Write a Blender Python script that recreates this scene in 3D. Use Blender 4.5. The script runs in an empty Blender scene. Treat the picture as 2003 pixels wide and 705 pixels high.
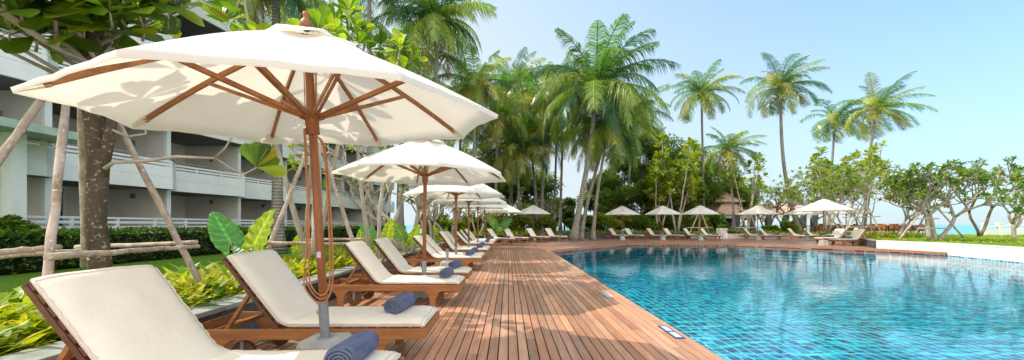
import bpy, math, random
from mathutils import Vector, Matrix, noise
V = Vector
R = math.radians
PI = math.pi
scene = bpy.context.scene
col = scene.collection
F, CX, HY, CH = 750.0, 1001.5, 440.0, 1.25      # focal length in photo pixels, vanishing column, horizon row, eye height

def PX(px, D): return (px - CX) / F * D
def PZ(py, D): return CH + (HY - py) / F * D
def row(x, Y): return x - .0087 * (Y - 3)        # the deck runs very slightly to the left

# ------------------------------------------------------------------ tagging
def tag(o, label=None, cat=None, group=None, kind=None):
    if label: o['label'] = label
    if cat: o['category'] = cat
    if group: o['group'] = group
    if kind: o['kind'] = kind
    return o
def empty(name, loc, rz=0.0):
    o = bpy.data.objects.new(name, None); col.objects.link(o)
    o.location = loc; o.rotation_euler = (0, 0, rz); o.empty_display_size = .2
    return o
def copy_tree(o, parent=None):
    c = o.copy(); col.objects.link(c)
    if parent is not None: c.parent = parent
    for ch in list(o.children): copy_tree(ch, c)
    return c
ORD = ['first', 'second', 'third', 'fourth', 'fifth', 'sixth', 'seventh', 'eighth', 'ninth', 'tenth', 'eleventh', 'twelfth', 'thirteenth', 'fourteenth', 'fifteenth', 'sixteenth']

# ------------------------------------------------------------------ materials
def nodes_of(name):
    m = bpy.data.materials.new(name); m.use_nodes = True
    nt = m.node_tree; nt.nodes.clear()
    out = nt.nodes.new('ShaderNodeOutputMaterial')
    return m, nt, out
def N(nt, t, **kw):
    n = nt.nodes.new(t)
    for k, v in kw.items():
        if k in n.inputs.keys(): n.inputs[k].default_value = v
        else: setattr(n, k, v)
    return n
def L(nt, a, b): nt.links.new(a, b)
def mixc(nt, blend, fac, a, b):
    n = nt.nodes.new('ShaderNodeMix'); n.data_type = 'RGBA'; n.blend_type = blend
    for s, v in ((0, fac), (6, a), (7, b)):
        if hasattr(v, 'is_output'): nt.links.new(v, n.inputs[s])
        else: n.inputs[s].default_value = v if s == 0 else (tuple(v) + (1,))[:4]
    return n.outputs[2]
def ramp(nt, fac, stops):
    n = nt.nodes.new('ShaderNodeValToRGB'); cr = n.color_ramp
    while len(cr.elements) > 1: cr.elements.remove(cr.elements[-1])
    for i, (p, c) in enumerate(stops):
        e = cr.elements[0] if i == 0 else cr.elements.new(p)
        e.position = p; e.color = (tuple(c) + (1,))[:4] if len(c) > 1 else (c[0], c[0], c[0], 1)
    L(nt, fac, n.inputs[0]); return n.outputs[0]
def coords(nt, scale=(1, 1, 1), out='Object'):
    tc = nt.nodes.new('ShaderNodeTexCoord'); mp = nt.nodes.new('ShaderNodeMapping')
    mp.inputs['Scale'].default_value = scale
    L(nt, tc.outputs[out], mp.inputs['Vector']); return mp.outputs[0]
def nz(nt, vec, scale, detail=4, rough=.55):
    n = N(nt, 'ShaderNodeTexNoise', Scale=scale, Detail=detail, Roughness=rough); L(nt, vec, n.inputs['Vector']); return n.outputs['Fac']

def mat(name, c1, c2=None, rough=.6, scale=4, stretch=(1, 1, 1), spec=.35, bump=0, bscale=None, attr=False, transl=0, tcol=None, metal=0, detail=5, dirt=0):
    m, nt, out = nodes_of(name)
    vec = coords(nt, stretch)
    c2 = c2 or tuple(x * .78 for x in c1)
    cc = ramp(nt, nz(nt, vec, scale, detail), [(.3, c2), (.7, c1)])
    if dirt:
        cc = mixc(nt, 'MULTIPLY', dirt, cc, ramp(nt, nz(nt, vec, scale * .23, 6, .7), [(.35, (.45, .42, .38)), (.6, (1, 1, 1))]))
    if attr:
        a = nt.nodes.new('ShaderNodeAttribute'); a.attribute_name = 'Col'
        cc = mixc(nt, 'MULTIPLY', 1.0, cc, a.outputs['Color'])
    b = N(nt, 'ShaderNodeBsdfPrincipled', Roughness=rough, Metallic=metal)
    b.inputs['Specular IOR Level'].default_value = spec
    L(nt, cc, b.inputs['Base Color'])
    if bump:
        bn = N(nt, 'ShaderNodeBump', Strength=1.0, Distance=bump)
        L(nt, nz(nt, vec, bscale or scale * 3, 6, .6), bn.inputs['Height']); L(nt, bn.outputs[0], b.inputs['Normal'])
    sh = b.outputs[0]
    if transl:
        t = nt.nodes.new('ShaderNodeBsdfTranslucent')
        L(nt, mixc(nt, 'MULTIPLY', 1.0, cc, tcol or (1, 1, 1)), t.inputs['Color'])
        mx = N(nt, 'ShaderNodeMixShader', Fac=transl); L(nt, sh, mx.inputs[1]); L(nt, t.outputs[0], mx.inputs[2]); sh = mx.outputs[0]
    L(nt, sh, out.inputs[0]); return m

def leafmat(name, transl=.42, rough=.45, tcol=(1.5, 1.55, .7), spec=.35):
    """leaf colour comes from the per-face attribute"""
    m, nt, out = nodes_of(name)
    a = nt.nodes.new('ShaderNodeAttribute'); a.attribute_name = 'Col'
    cc = mixc(nt, 'MULTIPLY', .6, a.outputs['Color'], ramp(nt, nz(nt, coords(nt), 9, 3), [(.3, (.6, .65, .6)), (.7, (1.15, 1.15, 1))]))
    b = N(nt, 'ShaderNodeBsdfPrincipled', Roughness=rough); b.inputs['Specular IOR Level'].default_value = spec
    L(nt, cc, b.inputs['Base Color'])
    t = nt.nodes.new('ShaderNodeBsdfTranslucent'); L(nt, mixc(nt, 'MULTIPLY', 1, cc, tcol), t.inputs['Color'])
    mx = N(nt, 'ShaderNodeMixShader', Fac=transl); L(nt, b.outputs[0], mx.inputs[1]); L(nt, t.outputs[0], mx.inputs[2])
    L(nt, mx.outputs[0], out.inputs[0]); return m

def bark(name, c1, c2, rings=0, scale=6, stretch=(1, 1, .3), bump=.012, spots=None):
    m, nt, out = nodes_of(name)
    vec = coords(nt, stretch)
    n1 = nz(nt, vec, scale, 6, .65)
    cc = ramp(nt, n1, [(.3, c2), (.65, c1)])
    h = n1
    if rings:
        w = N(nt, 'ShaderNodeTexWave', Scale=rings, Distortion=2.5, Detail=2); w.bands_direction = 'Z'; w.inputs['Detail Scale'].default_value = 2
        L(nt, coords(nt), w.inputs['Vector'])
        cc = mixc(nt, 'MULTIPLY', .75, cc, ramp(nt, w.outputs['Fac'], [(.0, (.35, .33, .3)), (.35, (1, 1, 1))]))
        h = w.outputs['Fac']
    if spots:
        cc = mixc(nt, 'MIX', ramp(nt, nz(nt, coords(nt), 26, 4, .7), [(.585, (0,)), (.64, (1,))]), cc, spots)
    b = N(nt, 'ShaderNodeBsdfPrincipled', Roughness=.85); b.inputs['Specular IOR Level'].default_value = .15
    L(nt, cc, b.inputs['Base Color'])
    bn = N(nt, 'ShaderNodeBump', Strength=1.0, Distance=bump); L(nt, h, bn.inputs['Height']); L(nt, bn.outputs[0], b.inputs['Normal'])
    L(nt, b.outputs[0], out.inputs[0]); return m

def wood(name, c1, c2, axis='X', rough=.4, attr=False, spec=.4, fine=1.0):
    m, nt, out = nodes_of(name)
    st = {'X': (.7, 9, 9), 'Y': (9, .7, 9), 'Z': (9, 9, .7)}[axis]
    vec = coords(nt, st)
    if attr:
        a = nt.nodes.new('ShaderNodeAttribute'); a.attribute_name = 'Col'
        off = N(nt, 'ShaderNodeVectorMath', operation='MULTIPLY_ADD'); L(nt, a.outputs['Color'], off.inputs[0])
        off.inputs[1].default_value = (37, 53, 71); L(nt, vec, off.inputs[2]); vec = off.outputs[0]
    n1 = nz(nt, vec, 2.2 * fine, 7, .65)
    cc = ramp(nt, n1, [(.28, c2), (.5, tuple((x + y) / 2 for x, y in zip(c1, c2))), (.72, c1)])
    if attr:
        cc = mixc(nt, 'MULTIPLY', 1, cc, a.outputs['Color'])
        cc = mixc(nt, 'MIX', ramp(nt, nz(nt, coords(nt), .7, 5, .7), [(.45, (0,)), (.75, (.24,))]), cc, (.50, .40, .34))
    else: cc = mixc(nt, 'MULTIPLY', .5, cc, ramp(nt, nz(nt, coords(nt), 2.5, 3), [(.3, (.6, .55, .5)), (.7, (1, 1, 1))]))
    b = N(nt, 'ShaderNodeBsdfPrincipled'); b.inputs['Specular IOR Level'].default_value = spec
    L(nt, cc, b.inputs['Base Color'])
    L(nt, ramp(nt, n1, [(.2, (rough + .2,)), (.8, (rough,))]), b.inputs['Roughness'])
    bn = N(nt, 'ShaderNodeBump', Strength=.6, Distance=.002); L(nt, n1, bn.inputs['Height']); L(nt, bn.outputs[0], b.inputs['Normal'])
    L(nt, b.outputs[0], out.inputs[0]); return m

M = {}
M['canvas'] = mat('canvas_white', (.88, .865, .825), (.84, .82, .775), rough=.9, scale=3, spec=.1, bump=.004, bscale=5, transl=.36, tcol=(1.12, 1.06, .92))
M['cushion'] = mat('cushion_cream', (.80, .735, .635), (.74, .67, .565), rough=.85, scale=2.5, spec=.15, bump=.012, bscale=4)
M['piping'] = mat('piping', (.74, .67, .57), rough=.8)
M['teak'] = wood('teak_oiled', (.50, .225, .075), (.24, .09, .03), 'X', .4)
M['teak_v'] = wood('teak_oiled_upright', (.42, .17, .065), (.24, .085, .03), 'Z', .35)
M['teak_dark'] = wood('teak_dark', (.20, .085, .04), (.09, .038, .02), 'X', .5)
M['deck'] = wood('deck_board', (.68, .35, .205), (.36, .17, .098), 'Y', .27, attr=True, spec=.55)
M['deckx'] = wood('deck_board_across', (.50, .25, .155), (.28, .13, .085), 'X', .24, attr=True, spec=.55)
M['dark'] = mat('dark_void', (.02, .018, .016), rough=.9)
M['towel'] = mat('towel_navy', (.16, .185, .28), (.10, .12, .195), rough=.95, scale=14, spec=.05, bump=.006, bscale=160)
M['concrete'] = mat('concrete', (.50, .50, .48), (.36, .36, .35), rough=.85, scale=7, bump=.003, bscale=60, dirt=.5)
M['steel'] = mat('steel_grey', (.36, .38, .39), (.24, .26, .28), rough=.45, scale=12, metal=.5)
M['rope'] = mat('rope_tan', (.50, .24, .10), (.34, .14, .05), rough=.8, scale=60)
M['stone_dark'] = mat('stone_dark', (.115, .115, .125), (.06, .06, .07), rough=.6, scale=8, bump=.003, dirt=.4)
M['stone_cap'] = mat('stone_cap', (.42, .42, .38), (.28, .29, .27), rough=.7, scale=7, bump=.002, dirt=.5)
M['stone_pale'] = mat('stone_pale', (.80, .76, .71), (.70, .66, .62), rough=.6, scale=3, bump=.002, dirt=.35)
M['grass'] = mat('lawn_grass', (.19, .34, .035), (.10, .22, .02), rough=.9, scale=30, bump=.03, bscale=90, spec=.1, dirt=.5)
M['soil'] = mat('soil', (.09, .06, .04), (.04, .03, .02), rough=.95, scale=14, bump=.02)
M['sand'] = mat('sand', (.55, .47, .36), (.42, .36, .28), rough=.95, scale=5, bump=.02)
M['path'] = mat('path_gravel', (.36, .38, .40), (.20, .21, .23), rough=.9, scale=45, bump=.01)
M['kerb'] = mat('path_kerb', (.11, .12, .13), rough=.8, scale=9)
M['white'] = mat('paint_white', (.88, .90, .89), (.83, .85, .84), rough=.55, scale=1.4, dirt=.25)
M['render_beige'] = mat('render_beige', (.84, .80, .71), (.78, .74, .65), rough=.85, scale=1.1, dirt=.25)
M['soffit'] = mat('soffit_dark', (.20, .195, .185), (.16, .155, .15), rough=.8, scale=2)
M['metal_rail'] = mat('metal_rail', (.42, .43, .43), rough=.4, metal=.7)
M['leaf'] = leafmat('leaf_soft')
M['palm'] = leafmat('palm_leaf', .36, .32, (1.35, 1.6, .6), .6)
M['bigleaf'] = leafmat('leaf_glossy', .45, .35, (1.6, 1.6, .5), .5)
M['hedge'] = leafmat('leaf_hedge', .25, .5, (1.2, 1.4, .6))
M['palmtrunk'] = bark('palm_trunk', (.36, .32, .27), (.19, .165, .14), rings=2.2, bump=.02)
M['trunk'] = bark('tree_bark', (.22, .17, .12), (.09, .07, .05))
M['trunk_spot'] = bark('lichen_bark', (.14, .105, .07), (.055, .042, .03), spots=(.42, .39, .32), bump=.015)
M['pale_bark'] = bark('pale_bark', (.52, .46, .38), (.30, .25, .20), bump=.01)
M['stake'] = bark('stake_wood', (.58, .48, .40), (.27, .18, .13), spots=(.70, .63, .57), scale=9, stretch=(1, 1, .4), bump=.01)
M['cutwood'] = mat('cut_wood', (.55, .36, .2), rough=.8, scale=20)
M['terracotta'] = mat('roof_tile', (.78, .52, .40), (.62, .38, .28), rough=.8, scale=9, bump=.02, dirt=.3)
M['glassdark'] = mat('window_dark', (.03, .04, .045), rough=.12, spec=.6)
M['coconut'] = mat('coconut_husk', (.34, .26, .08), (.18, .12, .04), rough=.6, scale=8)
M['rattan'] = mat('rattan', (.50, .20, .06), (.33, .12, .04), rough=.7, scale=25)
M['flower'] = mat('petals', (.85, .80, .70), rough=.7)
M['ink'] = mat('ink_blue', (.03, .05, .16), rough=.4)
M['sign'] = mat('sign_white', (.55, .60, .68), rough=.35)
M['sage'] = mat('paint_sage', (.45, .56, .48), rough=.6)

# ------------------------------------------------------------------ mesh builder
class MB:
    def __init__(s): s.v = []; s.f = []; s.c = []; s.sm = []
    def face(s, pts, c=(1, 1, 1), smooth=False):
        i = len(s.v); s.v.extend([tuple(p) for p in pts]); s.f.append(tuple(range(i, i + len(pts)))); s.c.append(c); s.sm.append(smooth)
    def box(s, x0, x1, y0, y1, z0, z1, c=(1, 1, 1), mtx=None):
        p = [V((x, y, z)) for z in (z0, z1) for y in (y0, y1) for x in (x0, x1)]
        if mtx is not None: p = [mtx @ q for q in p]
        i = len(s.v); s.v.extend([tuple(q) for q in p])
        for f in ((0, 2, 3, 1), (4, 5, 7, 6), (0, 1, 5, 4), (2, 6, 7, 3), (0, 4, 6, 2), (1, 3, 7, 5)):
            s.f.append(tuple(i + k for k in f)); s.c.append(c); s.sm.append(False)
    def bar(s, a, b, w, h, c=(1, 1, 1), up=(0, 0, 1)):
        a = V(a); b = V(b); d = b - a; ln = d.length; d.normalize(); u = V(up)
        y = u.cross(d)
        if y.length < 1e-4: y = V((0, 1, 0)).cross(d)
        y.normalize(); z = d.cross(y)
        m = Matrix(((d.x, y.x, z.x, a.x), (d.y, y.y, z.y, a.y), (d.z, y.z, z.z, a.z), (0, 0, 0, 1)))
        s.box(0, ln, -w / 2, w / 2, -h / 2, h / 2, c, m)
    def prism(s, poly, z0, z1, c=(1, 1, 1), top=True, bottom=True):
        n = len(poly); i = len(s.v)
        s.v.extend([(x, y, z0) for x, y in poly]); s.v.extend([(x, y, z1) for x, y in poly])
        for k in range(n):
            k2 = (k + 1) % n
            s.f.append((i + k, i + k2, i + n + k2, i + n + k)); s.c.append(c); s.sm.append(False)
        if top: s.f.append(tuple(i + n + k for k in range(n))); s.c.append(c); s.sm.append(False)
        if bottom: s.f.append(tuple(i + k for k in reversed(range(n)))); s.c.append(c); s.sm.append(False)
    def tube(s, pts, rad, n=8, c=(1, 1, 1), cap=True, wob=0, rng=None):
        pts = [V(p) for p in pts]
        if not hasattr(rad, '__len__'): rad = [rad] * len(pts)
        d = (pts[1] - pts[0]).normalized()
        x = d.orthogonal().normalized(); base = len(s.v)
        for k, p in enumerate(pts):
            if k == 0: t = pts[1] - pts[0]
            elif k == len(pts) - 1: t = pts[-1] - pts[-2]
            else: t = pts[k + 1] - pts[k - 1]
            t.normalize(); x = (x - t * x.dot(t))
            if x.length < 1e-5: x = t.orthogonal()
            x.normalize(); y = t.cross(x)
            for j in range(n):
                a = 2 * PI * j / n; r = rad[k]
                if wob: r *= 1 + wob * (rng.random() - .5)
                s.v.append(tuple(p + (x * math.cos(a) + y * math.sin(a)) * r))
        for k in range(len(pts) - 1):
            for j in range(n):
                j2 = (j + 1) % n; a = base + k * n
                s.f.append((a + j, a + j2, a + n + j2, a + n + j)); s.c.append(c); s.sm.append(True)
        if cap:
            s.f.append(tuple(base + j for j in reversed(range(n)))); s.c.append(c); s.sm.append(False)
            a = base + (len(pts) - 1) * n
            s.f.append(tuple(a + j for j in range(n))); s.c.append(c); s.sm.append(False)
    def lathe(s, prof, n=16, c=(1, 1, 1), cen=(0, 0, 0)):
        s.tube([(cen[0], cen[1], cen[2] + z) for r, z in prof], [max(r, .0005) for r, z in prof], n, c)
    def grid(s, pts, c=(1, 1, 1), smooth=True, closed=False):
        """pts: rows of equal length"""
        i = len(s.v); w = len(pts[0])
        for r in pts: s.v.extend([tuple(p) for p in r])
        for a in range(len(pts) - 1):
            for b in range(w if closed else w - 1):
                b2 = (b + 1) % w
                s.f.append((i + a * w + b, i + a * w + b2, i + (a + 1) * w + b2, i + (a + 1) * w + b)); s.c.append(c); s.sm.append(smooth)
    def sphere(s, cen, r, n=8, c=(1, 1, 1), sz=1):
        s.tube([(cen[0], cen[1], cen[2] + sz * r * -math.cos(PI * k / n)) for k in range(n + 1)], [max(.001, r * math.sin(PI * k / n)) for k in range(n + 1)], n + 2, c, False)
    def build(s, name, m, parent=None, color=False, bevel=0):
        me = bpy.data.meshes.new(name); me.from_pydata(s.v, [], s.f); me.materials.append(m)
        me.polygons.foreach_set('use_smooth', s.sm)
        if color:
            at = me.attributes.new('Col', 'FLOAT_COLOR', 'FACE'); buf = []
            for q in s.c: buf.extend((q[0], q[1], q[2], 1))
            at.data.foreach_set('color', buf)
        me.update()
        o = bpy.data.objects.new(name, me); col.objects.link(o)
        if parent is not None: o.parent = parent
        if bevel:
            b = o.modifiers.new('bevel', 'BEVEL'); b.width = bevel; b.segments = 2; b.limit_method = 'ANGLE'
        return o

def vary(rng, c, a=.25, hue=.08):
    k = 1 + a * (rng.random() * 2 - 1); h = hue * (rng.random() * 2 - 1)
    return (max(0, c[0] * k * (1 + h)), max(0, c[1] * k), max(0, c[2] * k * (1 - h)))
def lerp3(a, b, t): return tuple(x + (y - x) * t for x, y in zip(a, b))

# leaf outlines: (t, half width)
OBOV = [(0, .06), (.18, .22), (.45, .62), (.72, 1), (.9, .82), (1, .12)]
LANCE = [(0, .12), (.3, .9), (.55, 1), (.8, .62), (1, .03)]
SIMPLE = [(0, .1), (.5, 1), (1, .05)]
def leaf(mb, base, d, up, ln, wd, c, curl=.3, fold=.25, shape=LANCE, rng=None):
    """a leaf folded along its midrib and bending down towards its tip"""
    d = V(d).normalized(); s = d.cross(V(up))
    if s.length < 1e-3: s = d.orthogonal()
    s.normalize(); n = s.cross(d).normalized(); p0 = V(base)
    rows = []
    for t, w in shape:
        q = p0 + d * (ln * t * (1 - .12 * curl * t)) - n * (curl * ln * t * t * .5)
        hw = wd * .5 * w
        rows.append((q - s * hw + n * hw * fold, q, q + s * hw + n * hw * fold))
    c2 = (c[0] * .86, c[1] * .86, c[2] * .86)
    i = len(mb.v)
    for r in rows: mb.v.extend([tuple(p) for p in r])
    for k in range(len(rows) - 1):
        a = i + k * 3
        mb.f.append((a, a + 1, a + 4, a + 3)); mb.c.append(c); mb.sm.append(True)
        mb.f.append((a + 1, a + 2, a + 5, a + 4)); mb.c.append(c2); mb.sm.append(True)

def rosette(mb, rng, p, d, n, ln, wd, cols, shape=OBOV, spread=(.2, 1.25), curl=.45):
    d = V(d).normalized(); x = d.orthogonal().normalized(); y = d.cross(x); a0 = rng.random() * 6.3
    for k in range(n):
        a = a0 + k * 2.399 + rng.uniform(-.25, .25)
        e = spread[0] + (spread[1] - spread[0]) * (k + .5) / n + rng.uniform(-.15, .15)
        dd = d * math.cos(e) + (x * math.cos(a) + y * math.sin(a)) * math.sin(e)
        s = rng.uniform(.7, 1.1)
        leaf(mb, V(p) + dd * .02, dd, d, ln * s, wd * s, vary(rng, rng.choice(cols)), curl * rng.uniform(.5, 1.4), .22, shape)

def scatter_leaves(mb, rng, cen, rad, n, size, cols, shell=.55, updir=.35, light=True):
    """leaf-sized faces spread through a clump, lighter towards its top"""
    cx, cy, cz = cen; rx, ry, rz = rad
    for _ in range(n):
        while True:
            q = V((rng.uniform(-1, 1), rng.uniform(-1, 1), rng.uniform(-1, 1)))
            if .02 < q.length < 1: break
        q = q.normalized() * (shell + (1 - shell) * rng.random()) * rng.uniform(.75, 1.0) if rng.random() < .8 else q
        d = (q + V((rng.uniform(-.8, .8), rng.uniform(-.8, .8), rng.uniform(-.6, .6) - .1))).normalized()
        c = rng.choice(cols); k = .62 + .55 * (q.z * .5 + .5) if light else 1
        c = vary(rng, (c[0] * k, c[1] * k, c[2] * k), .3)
        s = size * rng.uniform(.6, 1.3)
        p = V((cx + q.x * rx, cy + q.y * ry, cz + q.z * rz)); sd = d.cross(V((rng.uniform(-.5, .5), rng.uniform(-.5, .5), 1))).normalized() * s * .28
        t = p + d * s - V((0, 0, s * .25)); mid = p + d * s * .5
        mb.face((p, mid + sd, t, mid - sd), c)

# ------------------------------------------------------------------ camera, sky, sun
cam = bpy.data.objects.new('camera', bpy.data.cameras.new('camera')); col.objects.link(cam)
cam.location = (0, 0, CH); cam.rotation_euler = (R(90), 0, 0)
cam.data.sensor_width = 36; cam.data.lens = 36 * F / 2003; cam.data.shift_y = (HY - 352.5) / 2003
cam.data.clip_start = .05; cam.data.clip_end = 12000
scene.camera = cam
SUN_EL, SUN_AZ = R(48), R(272)      # azimuth clockwise from +Y: the sun stands to the left
w = bpy.data.worlds.new('World'); scene.world = w; w.use_nodes = True
nt = w.node_tree; bg = nt.nodes['Background']
sk = nt.nodes.new('ShaderNodeTexSky'); sk.sky_type = 'NISHITA'; sk.sun_disc = False
sk.sun_elevation = SUN_EL; sk.sun_rotation = SUN_AZ; sk.air_density = 1.0; sk.dust_density = 1.2; sk.ozone_density = 1.6
tc = nt.nodes.new('ShaderNodeTexCoord'); sp = nt.nodes.new('ShaderNodeSeparateXYZ'); L(nt, tc.outputs['Generated'], sp.inputs[0])
hz = ramp(nt, sp.outputs['Z'], [(0, (.88,)), (.12, (.72,)), (.35, (.40,)), (.6, (.16,))])
hx = N(nt, 'ShaderNodeMapRange'); L(nt, sp.outputs['X'], hx.inputs[0])
for k_, v_ in enumerate((.74, -.4, 0, .85)): hx.inputs[k_ + 1].default_value = v_
ha = N(nt, 'ShaderNodeMath', operation='ADD', use_clamp=True); L(nt, hz, ha.inputs[0]); L(nt, hx.outputs[0], ha.inputs[1]); haze = ha.outputs[0]
skc = mixc(nt, 'MULTIPLY', 1, sk.outputs[0], (1.0, 1.95, 2.35))
skc = mixc(nt, 'MIX', haze, skc, (5.1, 6.0, 6.4))
# bright fill light added to the unseen sky behind the viewer, lifts camera-facing shade
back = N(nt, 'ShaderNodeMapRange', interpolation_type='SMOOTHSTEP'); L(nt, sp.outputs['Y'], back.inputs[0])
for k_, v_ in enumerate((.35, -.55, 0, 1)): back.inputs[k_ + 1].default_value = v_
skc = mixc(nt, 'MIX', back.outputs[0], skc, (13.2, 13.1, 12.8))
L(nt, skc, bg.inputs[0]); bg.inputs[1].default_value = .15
sl = bpy.data.lights.new('sun', 'SUN'); sl.energy = 4.7; sl.angle = R(.5); sl.color = (1, .955, .87)
so = bpy.data.objects.new('sun', sl); col.objects.link(so)
sd = V((math.sin(SUN_AZ) * math.cos(SUN_EL), math.cos(SUN_AZ) * math.cos(SUN_EL), math.sin(SUN_EL)))
so.rotation_euler = (-sd).to_track_quat('-Z', 'Y').to_euler(); so.location = sd * 60
scene.view_settings.view_transform = 'Standard'; scene.view_settings.look = 'None'; scene.view_settings.exposure = 0
scene.render.engine = 'CYCLES'
scene.cycles.transparent_max_bounces = 12

# ------------------------------------------------------------------ setting: ground, lawn, path, deck, pool, sea
EDGE = [(1.84, 18.75), (2.6, 19.7), (7.96, 26.0), (14.7, 25.3), (17.9, 21.8), (19.3, 19.1), (19.62, 17.3)]   # pool edge along the far deck
WALL = [(19.62, 17.3), (18.5, 13.7), (17.6, 9), (17.3, -6)]                                                     # stone wall on the right side of the pool
WATER_Z, FLOOR_Z = -.15, -1.0

b = MB()
b.box(-400, 1.75, -60, 70, -.6, -.03); b.box(1.75, 19.9, -60, -6.2, -.6, -.03); b.prism([(19.9, -60), (70, -60), (70, 34.5), (38, 34.5), (45, 41), (45, 58), (19.9, 58)], -1.6, -.03); b.box(1.75, 19.9, 26.6, 58, -.6, -.03)
tag(b.build('ground', M['sand']), kind='structure')
b = MB(); b.face([(-400, -60, -.022), (-7.55, -60, -.022), (-7.55, 60, -.022), (-400, 60, -.022)])
b.face([(-6.35, -60, -.022), (-5.3, -60, -.022), (-5.3, 60, -.022), (-6.35, 60, -.022)])
tag(b.build('lawn', M['grass']), kind='structure')
b = MB(); b.face([(-7.45, -60, -.014), (-6.45, -60, -.014), (-6.45, 60, -.014), (-7.45, 60, -.014)])
tag(b.build('path', M['path']), kind='structure')
b = MB(); b.box(-7.56, -7.44, -60, 60, -.1, .06); b.box(-6.46, -6.34, -60, 60, -.1, .06)
tag(b.build('path_kerb', M['kerb']), kind='structure')

def sea_material():
    m, nt, out = nodes_of('sea')
    b = N(nt, 'ShaderNodeBsdfPrincipled', Roughness=.25); b.inputs['Base Color'].default_value = (.06, .36, .42, 1)
    bn = N(nt, 'ShaderNodeBump', Strength=.5, Distance=.3); L(nt, nz(nt, coords(nt, (.3, 1, 1)), .6, 4), bn.inputs['Height']); L(nt, bn.outputs[0], b.inputs['Normal'])
    L(nt, b.outputs[0], out.inputs[0]); return m
b = MB(); b.face([(-9000, -400, -1.4), (9000, -400, -1.4), (9000, 9000, -1.4), (-9000, 9000, -1.4)])
tag(b.build('sea', sea_material()), kind='structure')

# near deck: real boards with gaps
rng = random.Random(3)
b = MB(); x = -2.98; k = 0
while x < 1.80:
    w_ = .0985; y = -4 + rng.uniform(-2.5, 0)
    ye = 19.02 if x < 1.5 else 18.9
    while y < ye - .01:
        y2 = min(y + rng.choice((2.4, 3.0, 3.6)), ye)
        if y2 - y > .15:
            t = rng.uniform(.66, 1.2); h = rng.uniform(-.09, .09)
            cc = (t * (1 + h), t * (1 + rng.uniform(-.03, .03)), t * (1 - h))
            i = len(b.v); b.box(x, x + w_ - .012, y, y2 - .006, -.03, rng.uniform(-.0015, .0015), cc)
            for j in range(i, i + 8):
                q = b.v[j]; b.v[j] = (row(q[0], q[1]), q[1], q[2])
        y = y2
    x += w_; k += 1
for y in range(-4, 19, 3):       # border boards along the pool
    t = rng.uniform(.9, 1.15); i = len(b.v); b.box(x, x + .125, y, min(y + 2.994, 18.8), -.035, .003, (t, t, t))
    for j in range(i, i + 8):
        q = b.v[j]; b.v[j] = (row(q[0], q[1]), q[1], q[2])
tag(b.build('pool_deck', M['deck'], color=True, bevel=0), kind='structure')
b = MB(); b.face([(-3.1, -5, -.028), (1.72, -5, -.028), (1.66, 19, -.028), (-3.25, 19, -.028)])
tag(b.build('deck_underlay', M['dark']), kind='structure')

# far deck: boards laid across, clipped to the outline of the terrace
FAR = EDGE + [(19.66, 18.6), (19.4, 20.6), (26.5, 31.0), (26.5, 35.5), (6.5, 35.5), (2.7, 31.5), (-3.15, 24.2), (-3.12, 19.03), (1.70, 19.03)]
def clip_row(poly, y):
    xs = []
    for (x0, y0), (x1, y1) in zip(poly, poly[1:] + poly[:1]):
        if (y0 <= y) != (y1 <= y): xs.append(x0 + (x1 - x0) * (y - y0) / (y1 - y0))
    xs.sort(); return list(zip(xs[::2], xs[1::2]))
b = MB(); y = 17.35; st = .14
while y < 35.4:
    for (xa, xb), (xc, xd) in zip(clip_row(FAR, y + .004), clip_row(FAR, y + st - .008)):
        n = max(1, int((xb - xa) / 3.2)); off = rng.uniform(-.15, .15)
        cuts = [0] + [(j + off) / n for j in range(1, n)] + [1]
        for u, v in zip(cuts, cuts[1:]):
            t = rng.uniform(.8, 1.12); cc = (t, t * rng.uniform(.95, 1.03), t * rng.uniform(.95, 1.08))
            b.face([(xa + (xb - xa) * u, y + .004, 0), (xa + (xb - xa) * v, y + .004, 0), (xc + (xd - xc) * v, y + st - .008, 0), (xc + (xd - xc) * u, y + st - .008, 0)], cc)
    y += st
tag(b.build('far_deck', M['deckx'], color=True), kind='structure')
b = MB(); b.prism(FAR, -.12, -.012)
tag(b.build('far_deck_underlay', M['dark']), kind='structure')
b = MB()       # fascia boards along the pool edge
for (x0, y0), (x1, y1) in zip(EDGE, EDGE[1:]):
    d = V((x1 - x0, y1 - y0, 0)); nn = V((d.y, -d.x, 0)).normalized()
    a = V((x0, y0, -.056)) + nn * .03; e = V((x1, y1, -.056)) + nn * .03
    b.bar(a, e, .10, .125, (1.0, .95, .9))
tag(b.build('deck_fascia', wood('fascia_board', (.50, .20, .09), (.28, .10, .045), 'X', .4)), kind='structure')

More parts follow.
